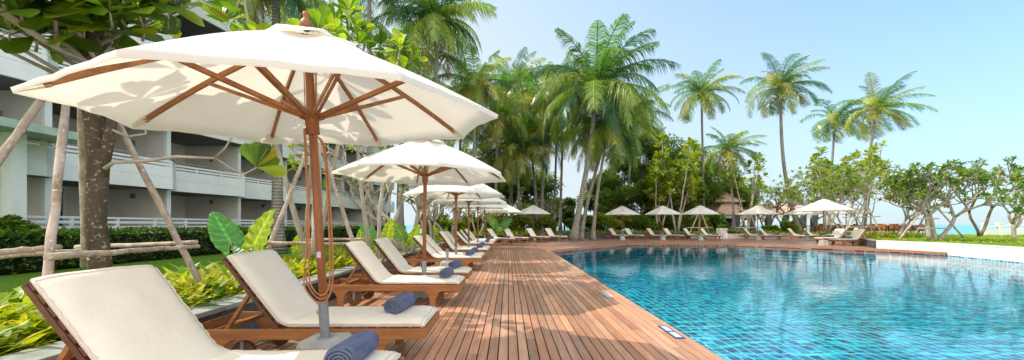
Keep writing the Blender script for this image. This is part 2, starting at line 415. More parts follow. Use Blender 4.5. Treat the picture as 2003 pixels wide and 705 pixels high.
def tile_material(name, vertical=False):
    m, nt, out = nodes_of(name)
    tc = nt.nodes.new('ShaderNodeTexCoord'); sp = nt.nodes.new('ShaderNodeSeparateXYZ')
    wob = N(nt, 'ShaderNodeTexNoise', Scale=2.6, Detail=2); L(nt, tc.outputs['Object'], wob.inputs['Vector'])
    wa = N(nt, 'ShaderNodeVectorMath', operation='MULTIPLY_ADD'); L(nt, wob.outputs['Color'], wa.inputs[0]); wa.inputs[1].default_value = (.11, .15, 0); L(nt, tc.outputs['Object'], wa.inputs[2])
    L(nt, wa.outputs[0], sp.inputs[0])
    def mth(op, a, bv=None):
        n = nt.nodes.new('ShaderNodeMath'); n.operation = op
        if hasattr(a, 'is_output'): L(nt, a, n.inputs[0])
        else: n.inputs[0].default_value = a
        if bv is not None:
            if hasattr(bv, 'is_output'): L(nt, bv, n.inputs[1])
            else: n.inputs[1].default_value = bv
        return n.outputs[0]
    TW, TL, ST = .205, .45, .09
    gx = sp.outputs['X'] if not vertical else mth('ADD', sp.outputs['X'], mth('MULTIPLY', sp.outputs['Y'], 1.013))
    gy = sp.outputs['Y'] if not vertical else sp.outputs['Z']
    ux = mth('DIVIDE', gx, TW); uy = mth('DIVIDE', gy, TL); us = mth('DIVIDE', gy, ST)
    cx = mth('FLOOR', ux); cs = mth('FLOOR', us)
    cv = nt.nodes.new('ShaderNodeCombineXYZ'); L(nt, cx, cv.inputs[0]); L(nt, cs, cv.inputs[1])
    wn = nt.nodes.new('ShaderNodeTexWhiteNoise'); wn.noise_dimensions = '2D'; L(nt, cv.outputs[0], wn.inputs['Vector'])
    base = ramp(nt, wn.outputs['Value'], [(0, (.0, .035, .13)), (.22, (.0, .10, .24)), (.45, (.0, .26, .42)), (.72, (.005, .42, .58)), (.9, (.05, .66, .78)), (1, (.30, .88, .92))])
    fx = mth('ABSOLUTE', mth('SUBTRACT', mth('FRACT', ux), .5)); fy = mth('ABSOLUTE', mth('SUBTRACT', mth('FRACT', uy), .5))
    gr = mth('MAXIMUM', mth('GREATER_THAN', fx, .5 - .0125 / TW), mth('GREATER_THAN', fy, .5 - .014 / TL))
    c = mixc(nt, 'MIX', gr, base, (.74, .98, .98))
    # caustic-like brightness of the tiles themselves stays out: only soft wear
    c = mixc(nt, 'MULTIPLY', .35, c, ramp(nt, nz(nt, coords(nt), 1.2, 4), [(.3, (.7, .78, .82)), (.7, (1, 1, 1))]))
    b = N(nt, 'ShaderNodeBsdfPrincipled', Roughness=.35); L(nt, c, b.inputs['Base Color'])
    L(nt, b.outputs[0], out.inputs[0]); return m
POOL = [(1.86, -6)] + [(1.80, 18.75)] + EDGE[1:] + WALL[1:]
b = MB(); b.face([(x, y, FLOOR_Z) for x, y in reversed(POOL)])
tag(b.build('pool_floor', tile_material('pool_tile')), kind='structure')
b = MB()
for (x0, y0), (x1, y1) in zip(POOL, POOL[1:] + POOL[:1]):
    b.face([(x0, y0, FLOOR_Z), (x1, y1, FLOOR_Z), (x1, y1, -.125), (x0, y0, -.125)])
tag(b.build('pool_wall', tile_material('pool_wall_tile', True)), kind='structure')

def water_material():
    m, nt, out = nodes_of('pool_water')
    vec = coords(nt, (1, 1, 1))
    bn0 = N(nt, 'ShaderNodeBump', Strength=1.0, Distance=.007); L(nt, nz(nt, coords(nt, (.7, 1, 1)), 1.1, 2, .5), bn0.inputs['Height'])
    bn = N(nt, 'ShaderNodeBump', Strength=1.0, Distance=.0021); L(nt, nz(nt, coords(nt, (.75, 1, 1)), 6.5, 3, .55), bn.inputs['Height']); L(nt, bn0.outputs[0], bn.inputs['Normal'])
    fr = N(nt, 'ShaderNodeFresnel', IOR=1.45); L(nt, bn.outputs[0], fr.inputs['Normal'])
    tr = nt.nodes.new('ShaderNodeBsdfTransparent'); tr.inputs['Color'].default_value = (.50, .96, 1, 1)
    gl = N(nt, 'ShaderNodeBsdfGlossy', Roughness=.015); L(nt, bn.outputs[0], gl.inputs['Normal'])
    mx = nt.nodes.new('ShaderNodeMixShader'); L(nt, fr.outputs[0], mx.inputs[0]); L(nt, tr.outputs[0], mx.inputs[1]); L(nt, gl.outputs[0], mx.inputs[2])
    L(nt, mx.outputs[0], out.inputs[0]); return m
b = MB(); b.face([(x, y, WATER_Z) for x, y in reversed(POOL)])
tag(b.build('pool_water', water_material()), kind='structure')

# ------------------------------------------------------------------ planter walls
def wall_line(pts, z0, z1, th, name, body, cap, label, cap_w=.3, joint=.9):
    """low wall of stone blocks with a coping, one thing"""
    root = empty(name, (pts[0][0], pts[0][1], 0)); o = V((pts[0][0], pts[0][1], 0))
    mb, mc = MB(), MB()
    for (x0, y0), (x1, y1) in zip(pts, pts[1:]):
        a = V((x0, y0, 0)) - o; e = V((x1, y1, 0)) - o; d = e - a; ln = d.length; d.normalize(); n = max(1, round(ln / joint))
        for k in range(n):
            p = a + d * (ln * k / n + .006); q = a + d * (ln * (k + 1) / n - .006)
            mb.bar(p + V((0, 0, (z0 + z1 - .05) / 2)), q + V((0, 0, (z0 + z1 - .05) / 2)), th, z1 - .05 - z0)
            mc.bar(p + V((0, 0, z1 - .022)), q + V((0, 0, z1 - .022)), cap_w, .05)
    mb.build('blocks', body, root); mc.build('coping', cap, root, bevel=.006)
    tag(root, label, 'wall'); return root
kx = lambda Y: -3.14 - .013 * (Y - 3)
wall_line([(kx(-3), -3), (kx(11), 11), (kx(24), 24)], -.03, .40, .22, 'planter_wall', M['stone_dark'], M['stone_cap'], 'dark stone planter wall with pale coping behind the loungers beside the hotel lawn', .32)
wall_line([(-3.35, 24.3), (2.6, 31.7), (6.5, 35.7), (16.2, 35.7)], -.03, .5, .22, 'planter_wall', M['stone_dark'], M['stone_dark'], 'low dark grey stone wall behind the palm trunks across the pool', .26)
wall_line([(16.6, 35.7), (26.7, 35.7)], -.03, .45, .22, 'planter_wall', M['stone_cap'], M['stone_cap'], 'low grey stone wall in front of the restaurant with the tiered roof', .26)
wall_line([(26.8, 35.3), (26.8, 31.1), (19.6, 20.7)], -.03, .43, .2, 'planter_wall', M['stone_dark'], M['stone_cap'], 'short dark stone wall beside the lounger at the corner of the grass terrace', .24)
ww = [(19.6, 20.5), (19.78, 17.3), (18.66, 13.7), (17.76, 9), (17.46, -6)]
wall_line(ww, -.6, .42, .28, 'terrace_wall', M['stone_pale'], M['stone_pale'], 'pale stone wall holding up the grass terrace at the right edge of the pool', .30, 1.5)
# raised beds
b = MB(); b.face([(-5.35, -4, .30), (-3.2, -4, .30), (-3.4, 24.2, .30), (2.7, 31.9, .30), (6.5, 35.9, .30), (6.5, 60, .30), (-5.6, 60, .30)])
b.face([(6.5, 35.9, .30), (26.6, 35.9, .30), (26.6, 60, .30), (6.5, 60, .30)])
b.box(-5.5, -5.3, -5, 26, -.1, .33)
tag(b.build('planting_bed', M['soil']), kind='structure')
b = MB(); TER = [(17.5, -6), (17.8, 9), (18.72, 13.7), (19.84, 17.3), (19.68, 20.5), (26.9, 31.0), (26.9, 57), (43.5, 57), (43.5, 40), (36.5, 33.6), (69, 33.6), (69, -6)]
b.face([(x, y, .40) for x, y in TER])
tag(b.build('grass_terrace', M['grass']), kind='structure')

# ------------------------------------------------------------------ umbrellas
def umbrella(loc, tilt=(0, 0), rot=0.0, cord=False, r=1.5, name='umbrella'):
    root = empty('umbrella', loc)
    q = V((tilt[0], tilt[1], 1)).to_track_quat('Z', 'Y') if tilt != (0, 0) else None
    root.rotation_euler = (0, 0, 0)
    RZ, AH = 2.10, .68
    NP = 8
    ang = [rot + k * PI / 4 for k in range(NP)]
    rg = random.Random(11 if cord else 5)
    def prof(t): return RZ + AH * (1 - t) + .045 * math.sin(PI * t)
    mb = MB()
    for k in range(NP):
        a0, a1 = ang[k], ang[k] + PI / 4
        rows = []
        for i in range(11):
            t = .1 + .9 * i / 10; rw = []
            for j in range(9):
                u = j / 8
                x = (math.cos(a0) * (1 - u) + math.cos(a1) * u) * r * t; y = (math.sin(a0) * (1 - u) + math.sin(a1) * u) * r * t
                sag = math.sin(PI * u)
                z = prof(t) - .05 * sag * math.sin(PI * min(1, t * 1.02)) + .006 * math.sin(u * 19 + k * 2) * t * t * sag
                inward = 1 - .022 * sag * t ** 3
                rw.append((x * inward, y * inward, z + (.02 * sag * t ** 4)))
            rows.append(rw)
        # hem: folded strip at the rim
        hem = [(p[0] * .995, p[1] * .995, p[2] - .03) for p in rows[-1]]
        rows.append(hem)
        mb.grid(rows)
    can = mb.build('canopy', M['canvas'], root)
    mv = MB()       # the wind vent above the main cloth
    for k in range(NP):
        a0, a1 = ang[k], ang[k] + PI / 4; rows = []
        for i in range(4):
            t = .02 + .24 * i / 3; rw = []
            for j in range(5):
                u = j / 4; x = (math.cos(a0) * (1 - u) + math.cos(a1) * u) * r * t; y = (math.sin(a0) * (1 - u) + math.sin(a1) * u) * r * t
                rw.append((x, y, prof(t) + .045 - .02 * math.sin(PI * u) * t * 4))
            rows.append(rw)
        mv.grid(rows)
    mv.build('vent', M['canvas'], can)
    mb = MB()
    top = RZ + AH - .02
    mb.tube([(0, 0, .22), (0, 0, 1.2), (0, 0, top)], [.033, .033, .031], 16); mb.build('pole', M['teak_v'], root)
    top += .03; mb = MB(); mb.lathe([(.02, top), (.045, top + .03), (.05, top + .05), (.038, top + .08), (.018, top + .10), (.022, top + .115), (.026, top + .13), (.012, top + .15), (.001, top + .155)], 14)
    mb.build('finial', M['teak_v'], root); top -= .03
    mb = MB(); mb.lathe([(.034, RZ - .12), (.05, RZ - .115), (.05, RZ + .0), (.064, RZ + .01), (.064, RZ + .05), (.035, RZ + .055)], 12)
    for a in ang: mb.bar((.05 * math.cos(a), .05 * math.sin(a), RZ + .02), (.085 * math.cos(a), .085 * math.sin(a), RZ + .035), .035, .045)
    mb.build('runner', M['teak_v'], root)
    mb = MB(); mb.lathe([(.034, top - .12), (.06, top - .11), (.06, top - .04), (.034, top - .03)], 12); mb.build('hub', M['teak_v'], root)
    for a in ang:
        c, s_ = math.cos(a), math.sin(a)
        mb = MB(); pts = []
        for i in range(7):
            t = .04 + .88 * i / 6; pts.append(V((c * r * t, s_ * r * t, prof(t) - .026)))
        for p, q2 in zip(pts, pts[1:]): mb.bar(p, q2 + (q2 - p) * .02, .022, .036)
        mb.build('rib', M['teak'], root)
        mb = MB(); rt = .54; e = V((c * r * rt, s_ * r * rt, prof(rt) - .05)); st_ = V((c * .075, s_ * .075, RZ + .03)); sd_ = V((-s_, c, 0)) * .016
        mb.bar(st_ + sd_, e + sd_, .011, .03); mb.bar(st_ - sd_, e - sd_, .011, .03); mb.build('strut', M['teak'], root)
        mb = MB(); p0 = V((c * r * .90, s_ * r * .90, prof(.90) - .012)); p1 = V((c * r * .985, s_ * r * .985, prof(.985) - .012)); sd_ = V((-s_, c, 0))
        mb.face((p0 + sd_ * .05 - V((0, 0, .012)), p1 + sd_ * .02, p1 - sd_ * .02, p0 - sd_ * .05 - V((0, 0, .012)))); mb.face((p0 + sd_ * .035 - V((0, 0, .035)), p1 + sd_ * .01 - V((0, 0, .02)), p1 - sd_ * .01 - V((0, 0, .02)), p0 - sd_ * .035 - V((0, 0, .035))))
        mb.build('rib_pocket', M['canvas'], root)
    if cord:
        mb = MB()
        def strand(cps, y):
            pts = []; c = [cps[0]] + cps + [cps[-1]]
            for k in range(1, len(c) - 2):
                for q in range(5):
                    t = q / 5; a0, a1, a2, a3 = [V((p[0], y, p[1])) for p in c[k - 1:k + 3]]
                    pts.append(.5 * (2 * a1 + (a2 - a0) * t + (2 * a0 - 5 * a1 + 4 * a2 - a3) * t * t + (3 * a1 - a0 - 3 * a2 + a3) * t ** 3))
            pts.append(V((cps[-1][0], y, cps[-1][1]))); mb.tube(pts, .0058, 6)
        strand([(-.045, 2.02), (-.05, 1.7), (-.055, 1.35), (-.085, 1.05), (-.125, .82), (-.10, .70), (0, .61), (.09, .70), (.122, .95), (.128, 1.4), (.122, 1.75), (.10, 1.91), (.045, 1.97)], -.05)
        strand([(-.035, 2.02), (-.04, 1.6), (-.05, 1.2), (-.075, .85), (-.045, .73), (.02, .68), (.085, .76), (.108, 1.1), (.112, 1.6), (.108, 1.84), (.07, 1.95), (.04, 1.96)], -.06)
        strand([(-.04, 2.03), (-.052, 1.5), (-.10, 1.0), (-.118, .84), (-.06, .69), (.02, .645), (.10, .76), (.117, 1.2), (.116, 1.72)], -.042)
        for dx in (-.045, -.032, .04, .05):
            mb.tube([(dx, -.02, RZ - .05), (dx * 1.05, .02, top - .1)], .004, 5)
        mb.build('cord', M['rope'], root)
        mb = MB(); pts = [[(.0345 * math.sin(a), -.0345 * math.cos(a), z) for a in (-.5, -.25, 0, .25, .5)] for z in (.985, 1.0, 1.02, 1.035)]
        mb.grid(pts); mb.build('sticker', M['sign'], root)
        mb = MB(); mb.tube([(.0, -.12, RZ - .17), (.0, .07, RZ - .17)], .004, 6); mb.build('pin', M['steel'], root)
    return root

def umbrella_base(loc, rz=0.0):
    root = empty('parasol_stand', loc, rz)
    mb = MB(); i = 0
    for z0, z1, a, b_ in ((0.0, .03, .205, .205),):
        mb.box(-a, a, -a, a, z0, z1)
    pts = []
    for z, a in ((.031, .20), (.27, .165), (.30, .15)):
        pts.append([(x * a, y * a, z) for x, y in ((-1, -.85), (-.85, -1), (.85, -1), (1, -.85), (1, .85), (.85, 1), (-.85, 1), (-1, .85))])
    mb.grid(pts, smooth=False, closed=True); mb.face(pts[-1]); mb.build('block', M['concrete'], root, bevel=.006)
    mb = MB(); mb.tube([(0, 0, .28), (0, 0, .62)], .039, 16, cap=False); mb.tube([(0, 0, .28), (0, 0, .618)], .036, 16); mb.lathe([(.06, .296), (.06, .306), (.04, .309)], 14)
    mb.tube([(-.039, 0, .5), (-.06, 0, .5), (-.066, 0, .53)], .006, 6); mb.build('sleeve', M['steel'], root)
    return root

UROW = [(3.25, -1.565, (-.023, -.078)), (6.75, -1.55, (.01, .0)), (11.2, -1.635, (0, 0)), (14.85, -1.675, (0, .0)), (19.4, -1.73, (0, 0)), (23.6, -1.68, (0, 0)), (27.3, -.58, (0, 0)), (30.6, 1.69, (0, 0))]
UL = ['large near parasol with cream canopy tilted towards the viewer and a looped tan cord',
      'cream parasol second along the deck with the white canopy peaking under the palms',
      'third cream parasol down the left row of loungers, behind the empty concrete base',
      'fourth cream parasol down the left row of loungers beside the planter',
      'fifth cream parasol down the left row of loungers, mostly hidden by nearer canopies',
      'sixth cream parasol down the left row, the last one before the deck turns',
      'cream parasol with a darker pole at the bend of the deck',
      'small white parasol left of the leaning palm trunks at the far end of the deck']
proto_u = umbrella((0, 0, 0), rot=R(-1.6), cord=True)
proto_s = umbrella((0, 0, 0), rot=R(4))
proto_b = umbrella_base((0, 0, 0))
def set_umb(o, loc, tilt, label, rz=0, sc=1):
    o.location = loc; ax = V((tilt[0], tilt[1], 1)).normalized()
    o.rotation_euler = (V((0, 0, 1)).rotation_difference(ax).to_matrix() @ Matrix.Rotation(rz, 3, 'Z')).to_euler()
    tag(o, label, 'parasol', 'parasols around the pool')
ubase_n = [0]
def set_base(loc, rz, label, tilt=(0, 0)):
    o = proto_b if ubase_n[0] == 0 else copy_tree(proto_b); ubase_n[0] += 1
    o.location = loc; o.rotation_euler = (V((0, 0, 1)).rotation_difference(V((tilt[0], tilt[1], 1)).normalized()).to_matrix() @ Matrix.Rotation(rz, 3, 'Z')).to_euler(); tag(o, label, 'parasol stand', 'parasol stands')
urng = random.Random(2)
for i, (y, x, t) in enumerate(UROW):
    o = proto_u if i == 0 else (proto_s if i == 1 else copy_tree(proto_s))
    if i == 0: set_umb(o, (x + .005, y, .0), t, UL[0])
    else: set_umb(o, (x, y, 0), t, UL[i], urng.uniform(-.3, .3))
    set_base((x, y, 0), R(8) if i else R(-14), 'concrete block with steel sleeve under the %s' % ('large near parasol with the looped cord', 'second parasol along the left row', 'third parasol along the left row', 'fourth parasol along the left row', 'fifth parasol along the left row', 'sixth parasol along the left row', 'parasol at the bend of the deck', 'small parasol left of the leaning palms')[i], t)
set_base((PX(875, 10.0), 10.0, 0), R(3), 'grey concrete block with an empty steel stub between the fourth and fifth loungers')
FAR_U = [(1217, 404, 32.2, 'pale grey parasol right of the leaning palms, leftmost across the pool'),
         (1296, 402, 31.6, 'pale grey parasol second from the left across the pool'),
         (1370, 403, 31.2, 'pale grey parasol beside the sage column of the restaurant'),
         (1482, 403, 31.4, 'bright white parasol in front of the restaurant roof'),
         (1577, 405, 30.6, 'white parasol half hidden on the left behind the big bright one'),
         (1611, 388, 23.4, 'big bright white parasol nearest the pool corner on the right'),
         (1655, 402, 30.0, 'white parasol half hidden on the right behind the big bright one')]
for px, py, D, lab in FAR_U:
    o = copy_tree(proto_s); set_umb(o, (PX(px, D), D, 0), (0, 0), lab, urng.uniform(-.4, .4))
    set_base((PX(px, D), D, 0), urng.uniform(-.3, .3), 'concrete block under the ' + lab.split(',')[0])

# ------------------------------------------------------------------ loungers
HX = -1.27       # hinge of the backrest, foot at x = 0
def cushion_mesh(seed, TX, TZ):
    rg = random.Random(seed)
    mb = MB(); path = []
    n1, n2 = 44, 40
    for i in range(n1 + 1): path.append(V((.0 + (HX + .06) * i / n1, 0, .345)))
    d = V((TX - HX, 0, TZ - .36)); 
    for i in range(1, n2 + 1):
        t = i / n2; path.append(V((HX, 0, .362)) + d * t)
    # soften the fold
    for _ in range(3):
        path = [path[0]] + [(path[i - 1] + path[i] * 2 + path[i + 1]) / 4 for i in range(1, len(path) - 1)] + [path[-1]]
    W = .335; rows = []; n = len(path); T = .068
    off = rg.random() * 20
    for i, p in enumerate(path):
        t = (path[min(i + 1, n - 1)] - path[max(i - 1, 0)]).normalized(); nn = V((t.z, 0, -t.x))
        if nn.z < 0: nn = -nn
        s = i / (n - 1); endk = min(1, min(i, n - 1 - i) / 3.5 + .35)
        ring = []
        fold = math.exp(-((i - n1 + 2) / 7.0) ** 2)
        for j in range(15):                    # over the top
            u = -1 + 2 * j / 14; e = 1 - abs(u) ** 7
            h = T * (.42 + .58 * e) * (.55 + .45 * endk)
            y = W * u * (1 - .012 * (1 - endk))
            wr = .010 * fold * math.sin((i - n1) * .95 + 1.3 * noise.noise(V((u * 1.5, off, 1)))) * (1 - abs(u) ** 4) + .016 * noise.noise(V((p.x * 2.2 + off, u * .9, p.z * 2.2))) * e + .006 * noise.noise(V((p.x * 9 + off, u * 4, p.z * 8))) - .012 * math.exp(-((i - 12 - 3 * math.sin(off + u)) / 1.2) ** 2) * e + .0025 * math.sin(i * 1.55 + off) * (abs(u) ** 5 if p.z > .42 else .35 * abs(u) ** 5)
            if abs(u) > .98: y += .0025 * math.sin(i * 1.9 + off)
            ring.append(p + nn * (h + wr) + V((0, y, 0)))
        for j in range(6):                     # underneath
            u = 1 - 2 * j / 5; ring.append(p + V((0, W * u * .985, 0)) + nn * .002)
        rows.append(ring)
    mb.grid(rows, closed=True); mb.face(list(reversed(rows[0]))); mb.face(rows[-1])
    mb.edges = [[r_[0] + V((0, -.001, .0)) for r_ in rows[1:-1]], [r_[14] + V((0, .001, 0)) for r_ in rows[1:-1]], [q + V((.003, 0, 0)) for q in rows[1][:15]], [q for q in rows[-2][:15]]]
    return mb

def make_lounger(style=0, seed=1, TX=-1.74, TZ=.955):
    root = empty('sun_lounger', (0, 0, 0))
    fr = MB()
    for s in (-1, 1):
        fr.box(-2.12, -.02, s * .345 - .018, s * .345 + .018, .245, .335)
    fr.box(-.02, .016, -.363, .363, .25, .333); fr.box(-2.13, -2.122, -.363, .363, .25, .33)
    fr.box(-1.45, -1.41, -.325, .325, .255, .30); fr.box(-1.95, -1.91, -.325, .325, .255, .30)
    fr.build('frame', M['teak'], root, bevel=.004)
    sl = MB()
    for k in range(12): x = -.05 - k * .1; sl.box(x - .07, x, -.326, .326, .318, .334)
    sl.build('seat_slats', M['teak'], root)
    bk = MB(); d = V((TX - HX, 0, TZ - .36)); dn = d.normalized(); nn = V((dn.z, 0, -dn.x)); nn = -nn if nn.z > 0 else nn
    o0 = V((HX, 0, .335))
    for s in (-1, 1): bk.bar(o0 + V((0, s * .31, 0)) + nn * .018, o0 + d * 1.03 + V((0, s * .31, 0)) + nn * .018, .03, .05, up=(0, 1, 0))
    for k in range(9):
        p = o0 + d * (.07 + .115 * k); bk.bar(p + V((0, -.335, 0)) - nn * .012, p + V((0, .335, 0)) - nn * .012, .06, .014, up=tuple(nn))
    bk.build('backrest', M['teak_dark'] if style == 0 else M['teak'], root, bevel=.003)
    pr = MB(); m_ = o0 + d * .55 + nn * .04
    for s in (-1, 1): pr.bar(m_ + V((0, s * .27, 0)), (m_.x - .22, s * .27, .30), .028, .045, up=(0, 1, 0))
    pr.bar((m_.x - .20, -.29, .33), (m_.x - .20, .29, .33), .035, .035)
    pr.build('prop', M['teak'], root)
    def leg_poly(x, flip):
        # upright with curved brackets on both sides, seen from the side
        pts = [(x - .045, 0), (x + .045, 0), (x + .045, .10)]
        for k in range(7):
            a = PI / 2 * k / 6; pts.append((x + .045 + .115 * (1 - math.cos(a)), .10 + .145 * math.sin(a)))
        pr_ = []
        for k in range(7):
            a = PI / 2 * k / 6; pr_.append((x - .045 - .115 * (1 - math.cos(a)), .10 + .145 * math.sin(a)))
        return pts + pr_[::-1] + [(x - .045, .10)]
    for x in ((-.40, -1.80) if style == 0 else (-.30, -1.62)):
        for s in (-1, 1):
            lg = MB(); y0 = s * .345 - .016; y1 = s * .345 + .016; poly = leg_poly(x, 0); n = len(poly)
            i = len(lg.v); lg.v += [(a, y0, c) for a, c in poly] + [(a, y1, c) for a, c in poly]
            lg.f += [tuple(i + k for k in range(n)), tuple(i + n + k for k in reversed(range(n)))] + [(i + k, i + n + k, i + n + (k + 1) % n, i + (k + 1) % n) for k in range(n)]
            lg.c += [(1, 1, 1)] * (n + 2); lg.sm += [False] * (n + 2)
            lg.build('leg', M['teak'], root)
    if style == 0:
        for s in (-1, 1):
            wh = MB(); wh.tube([(-1.62, s * .27 - .022, .11), (-1.62, s * .27 + .022, .11)], .105, 20)
            wh.build('wheel', M['teak_dark'], root, bevel=.006)
        ax = MB(); ax.tube([(-1.62, -.30, .11), (-1.62, .30, .11)], .015, 8); ax.box(-1.635, -1.605, -.30, -.29, .10, .26); ax.box(-1.635, -1.605, .29, .30, .10, .26); ax.build('axle', M['steel'], root)
    cm = cushion_mesh(seed, TX, TZ); cu = cm.build('cushion', M['cushion'], root)
    pp = MB()
    for e_ in cm.edges: pp.tube(e_, .0048, 6)
    pp.build('piping', M['piping'], cu)
    return root
def make_towel(flat=False, seed=0):
    mb = MB(); rg = random.Random(seed)
    r, ln = (.088, .37) if not flat else (.06, .40)
    n = 30; rows = []
    for i in range(17):
        y = -ln / 2 + ln * i / 16; ring = []
        e = min(1, min(i, 16 - i) / 1.3 + .82)
        for k in range(n):
            a = 2 * PI * k / n; rr = r * e * (1 + .03 * noise.noise(V((math.cos(a) * 2, y * 9, math.sin(a) * 2 + seed)))) 
            z = rr * math.sin(a); z = z * (.9 if z > 0 else .82)
            ring.append((rr * 1.06 * math.cos(a), y, z + r * .8))
        rows.append(ring)
    mb.grid(rows, closed=True)
    # the rolled-up layers at both ends
    for yy, sg in ((-ln / 2, -1), (ln / 2, 1)):
        pts = []
        for k in range(70):
            a = k * .30; rr = r * .93 * (1 - k / 78)
            pts.append((rr * math.cos(a) * 1.05, yy + sg * (.003 + .006 * (k % 20) / 20), rr * math.sin(a) * .86 + r * .8))
        mb.tube(pts, .0085, 6)
        mb.face([(p[0] * .96, p[1], (p[2] - r * .8) * .96 + r * .8) for p in (rows[0] if sg < 0 else list(reversed(rows[-1])))])
    m2 = MB()       # the loose edge of the cloth along the roll
    m2.grid([[(r * 1.09 * math.cos(a), -ln / 2 + ln * i / 12, r * .80 + r * .93 * math.sin(a) + .001) for a in (.62, .8, 1.0, 1.2)] for i in range(13)])
    o = mb.build('rolled_towel', M['towel']); m2.build('towel_edge', M['towel'], o)
    return o
PL = [make_lounger(0, 1), make_lounger(0, 7, -1.735, .965), make_lounger(1, 3), make_lounger(0, 5, -1.80, .915), make_lounger(0, 9, -1.72, .985)]
tow = make_towel(False, 1)
used = {}
def place_lounger(k, x, y, rz, label, group, sc=1.0):
    o = PL[k] if not used.get(k) else copy_tree(PL[k]); used[k] = 1
    o.location = (x, y, 0); o.rotation_euler = (0, 0, rz); o.scale = (sc, sc, sc)
    tag(o, label, 'sun lounger', group); return o
def place_towel(lo, dx, dy, rz, label, sc=1.0):
    o = tow if not used.get('t') else copy_tree(tow); used['t'] = 1
    m = Matrix.Rotation(lo.rotation_euler.z, 3, 'Z'); p = m @ V((dx, dy, 0)); s0 = lo.scale[0]
    o.location = (lo.location.x + p.x * s0, lo.location.y + p.y * s0, .405 * s0); o.rotation_euler = (0, 0, lo.rotation_euler.z + rz); o.scale = (sc,) * 3
    tag(o, label, 'towel', 'rolled towels on the loungers')
LROW = [2.31, 3.72, 6.16, 7.43, 10.62, 11.55, 13.95, 15.2, 18.4, 19.75, 21.6, 23.0]
LLAB = ['nearest cream lounger, cut by the bottom of the picture', 'cream lounger just behind the large parasol base, second from the viewer', 'third cream lounger from the viewer with its wooden side rail in full view', 'fourth cream lounger from the viewer, beside the second parasol pole', 'fifth cream lounger from the viewer, just past the empty parasol base', 'sixth cream lounger from the viewer in the row along the planter', 'seventh cream lounger from the viewer, past the third parasol pole', 'eighth cream lounger from the viewer along the planter', 'ninth cream lounger from the viewer along the planter', 'tenth cream lounger from the viewer along the planter', 'eleventh cream lounger from the viewer along the planter', 'twelfth cream lounger, the last of the row along the planter']
trng = random.Random(8)
for i, y in enumerate(LROW):
    lo = place_lounger((0, 1, 0, 1, 3, 3, 4, 1, 3, 0, 4, 1)[i], row(-.775, y) , y, R(trng.uniform(-.8, .8)), LLAB[i], 'loungers in the row along the planter')
    place_towel(lo, -.28 + trng.uniform(-.05, .03) if i else -.21, trng.uniform(-.03, .11) if i else .05, R(trng.uniform(-9, 7)) if i else R(-2), 'rolled navy towel on the ' + (['nearest lounger at the bottom of the picture', 'second lounger behind the large parasol base', 'third lounger from the viewer'] + ['%s lounger of the planter row' % ORD[k] for k in range(3, 12)])[i])
BEND = [(.1, 24.6, 22, 'first'), (.95, 26.0, 38, 'second'), (2.6, 28.0, 40, 'third'), (4.0, 29.0, 46, 'fourth')]
for x, y, a, lab in BEND:
    lo = place_lounger(2, x, y, R(-a), 'cream lounger turned at the bend of the deck, %s from the left of four' % lab, 'loungers at the bend of the deck')
    place_towel(lo, -.45, 0, R(80), 'dark rolled towel on the %s lounger at the bend of the deck' % lab)
FARL = [(1203, 34.2, 'left lounger under the leftmost parasol across the pool', 1), (1232, 34.0, 'right lounger under the leftmost parasol across the pool', 1),
        (1277, 33.8, 'left lounger under the second parasol across the pool', 1), (1308, 33.8, 'right lounger under the second parasol across the pool', 1),
        (1348, 33.8, 'left lounger under the parasol beside the sage column', 1), (1381, 33.6, 'right lounger under the parasol beside the sage column', 1),
        (1466, 33.4, 'left lounger under the white parasol before the restaurant', 1), (1497, 33.4, 'right lounger under the white parasol before the restaurant', 1),
        (1553, 32.8, 'left lounger under the half hidden white parasol on the right', 1), (1585, 32.4, 'right lounger under the half hidden white parasol on the right', 1)]
for px, D, lab, k in FARL:
    lo = place_lounger(2, PX(px + 16, D), D - 1.15, R(-50 + trng.uniform(-5, 5)), 'cream ' + lab, 'loungers on the far side of the pool', .95)
    place_towel(lo, -.5, 0, R(85), 'dark rolled towel on the ' + lab)
for px, D, rz, lab in ((1600, 25.6, 188, 'grey beige lounger facing left under the big white parasol, left of its pair'), (1630, 23.2, 184, 'grey beige lounger facing left at the deck corner, right of its pair')):
    lo = place_lounger(2, PX(px, D), D, R(rz), lab, 'loungers at the right deck corner')
    place_towel(lo, -.95, 0, R(85), 'grey towel on the ' + lab.replace('grey beige ', '').replace(',', ''))
tag(place_lounger(2, PX(1655, 31.5), 31.5, R(-160), 'cream lounger behind the pair at the deck corner, half hidden', 'loungers at the right deck corner'))

# depth plates on the pool border
def plate(x, y, label, two=True):
    root = empty('depth_plate', (x, y, .004)); mb = MB(); mb.box(-.055, .055, -.26, .26, 0, .006); mb.build('frame', M['ink'] if two else M['sign'], root)
    for s in (-1, 1):
        mb = MB(); mb.box(-.035, .035, s * .125 - .10, s * .125 + .10, .006, .009); mb.build('panel', M['sign'], root)
    tag(root, label, 'depth plate'); return root
plate(row(1.80, 4.45) + .055, 4.45, 'dark framed plate with two white panels on the pool border, nearest the viewer')
plate(row(1.73, 6.87), 6.87, 'plain white plate set in the deck boards by the pool, farther one', False)

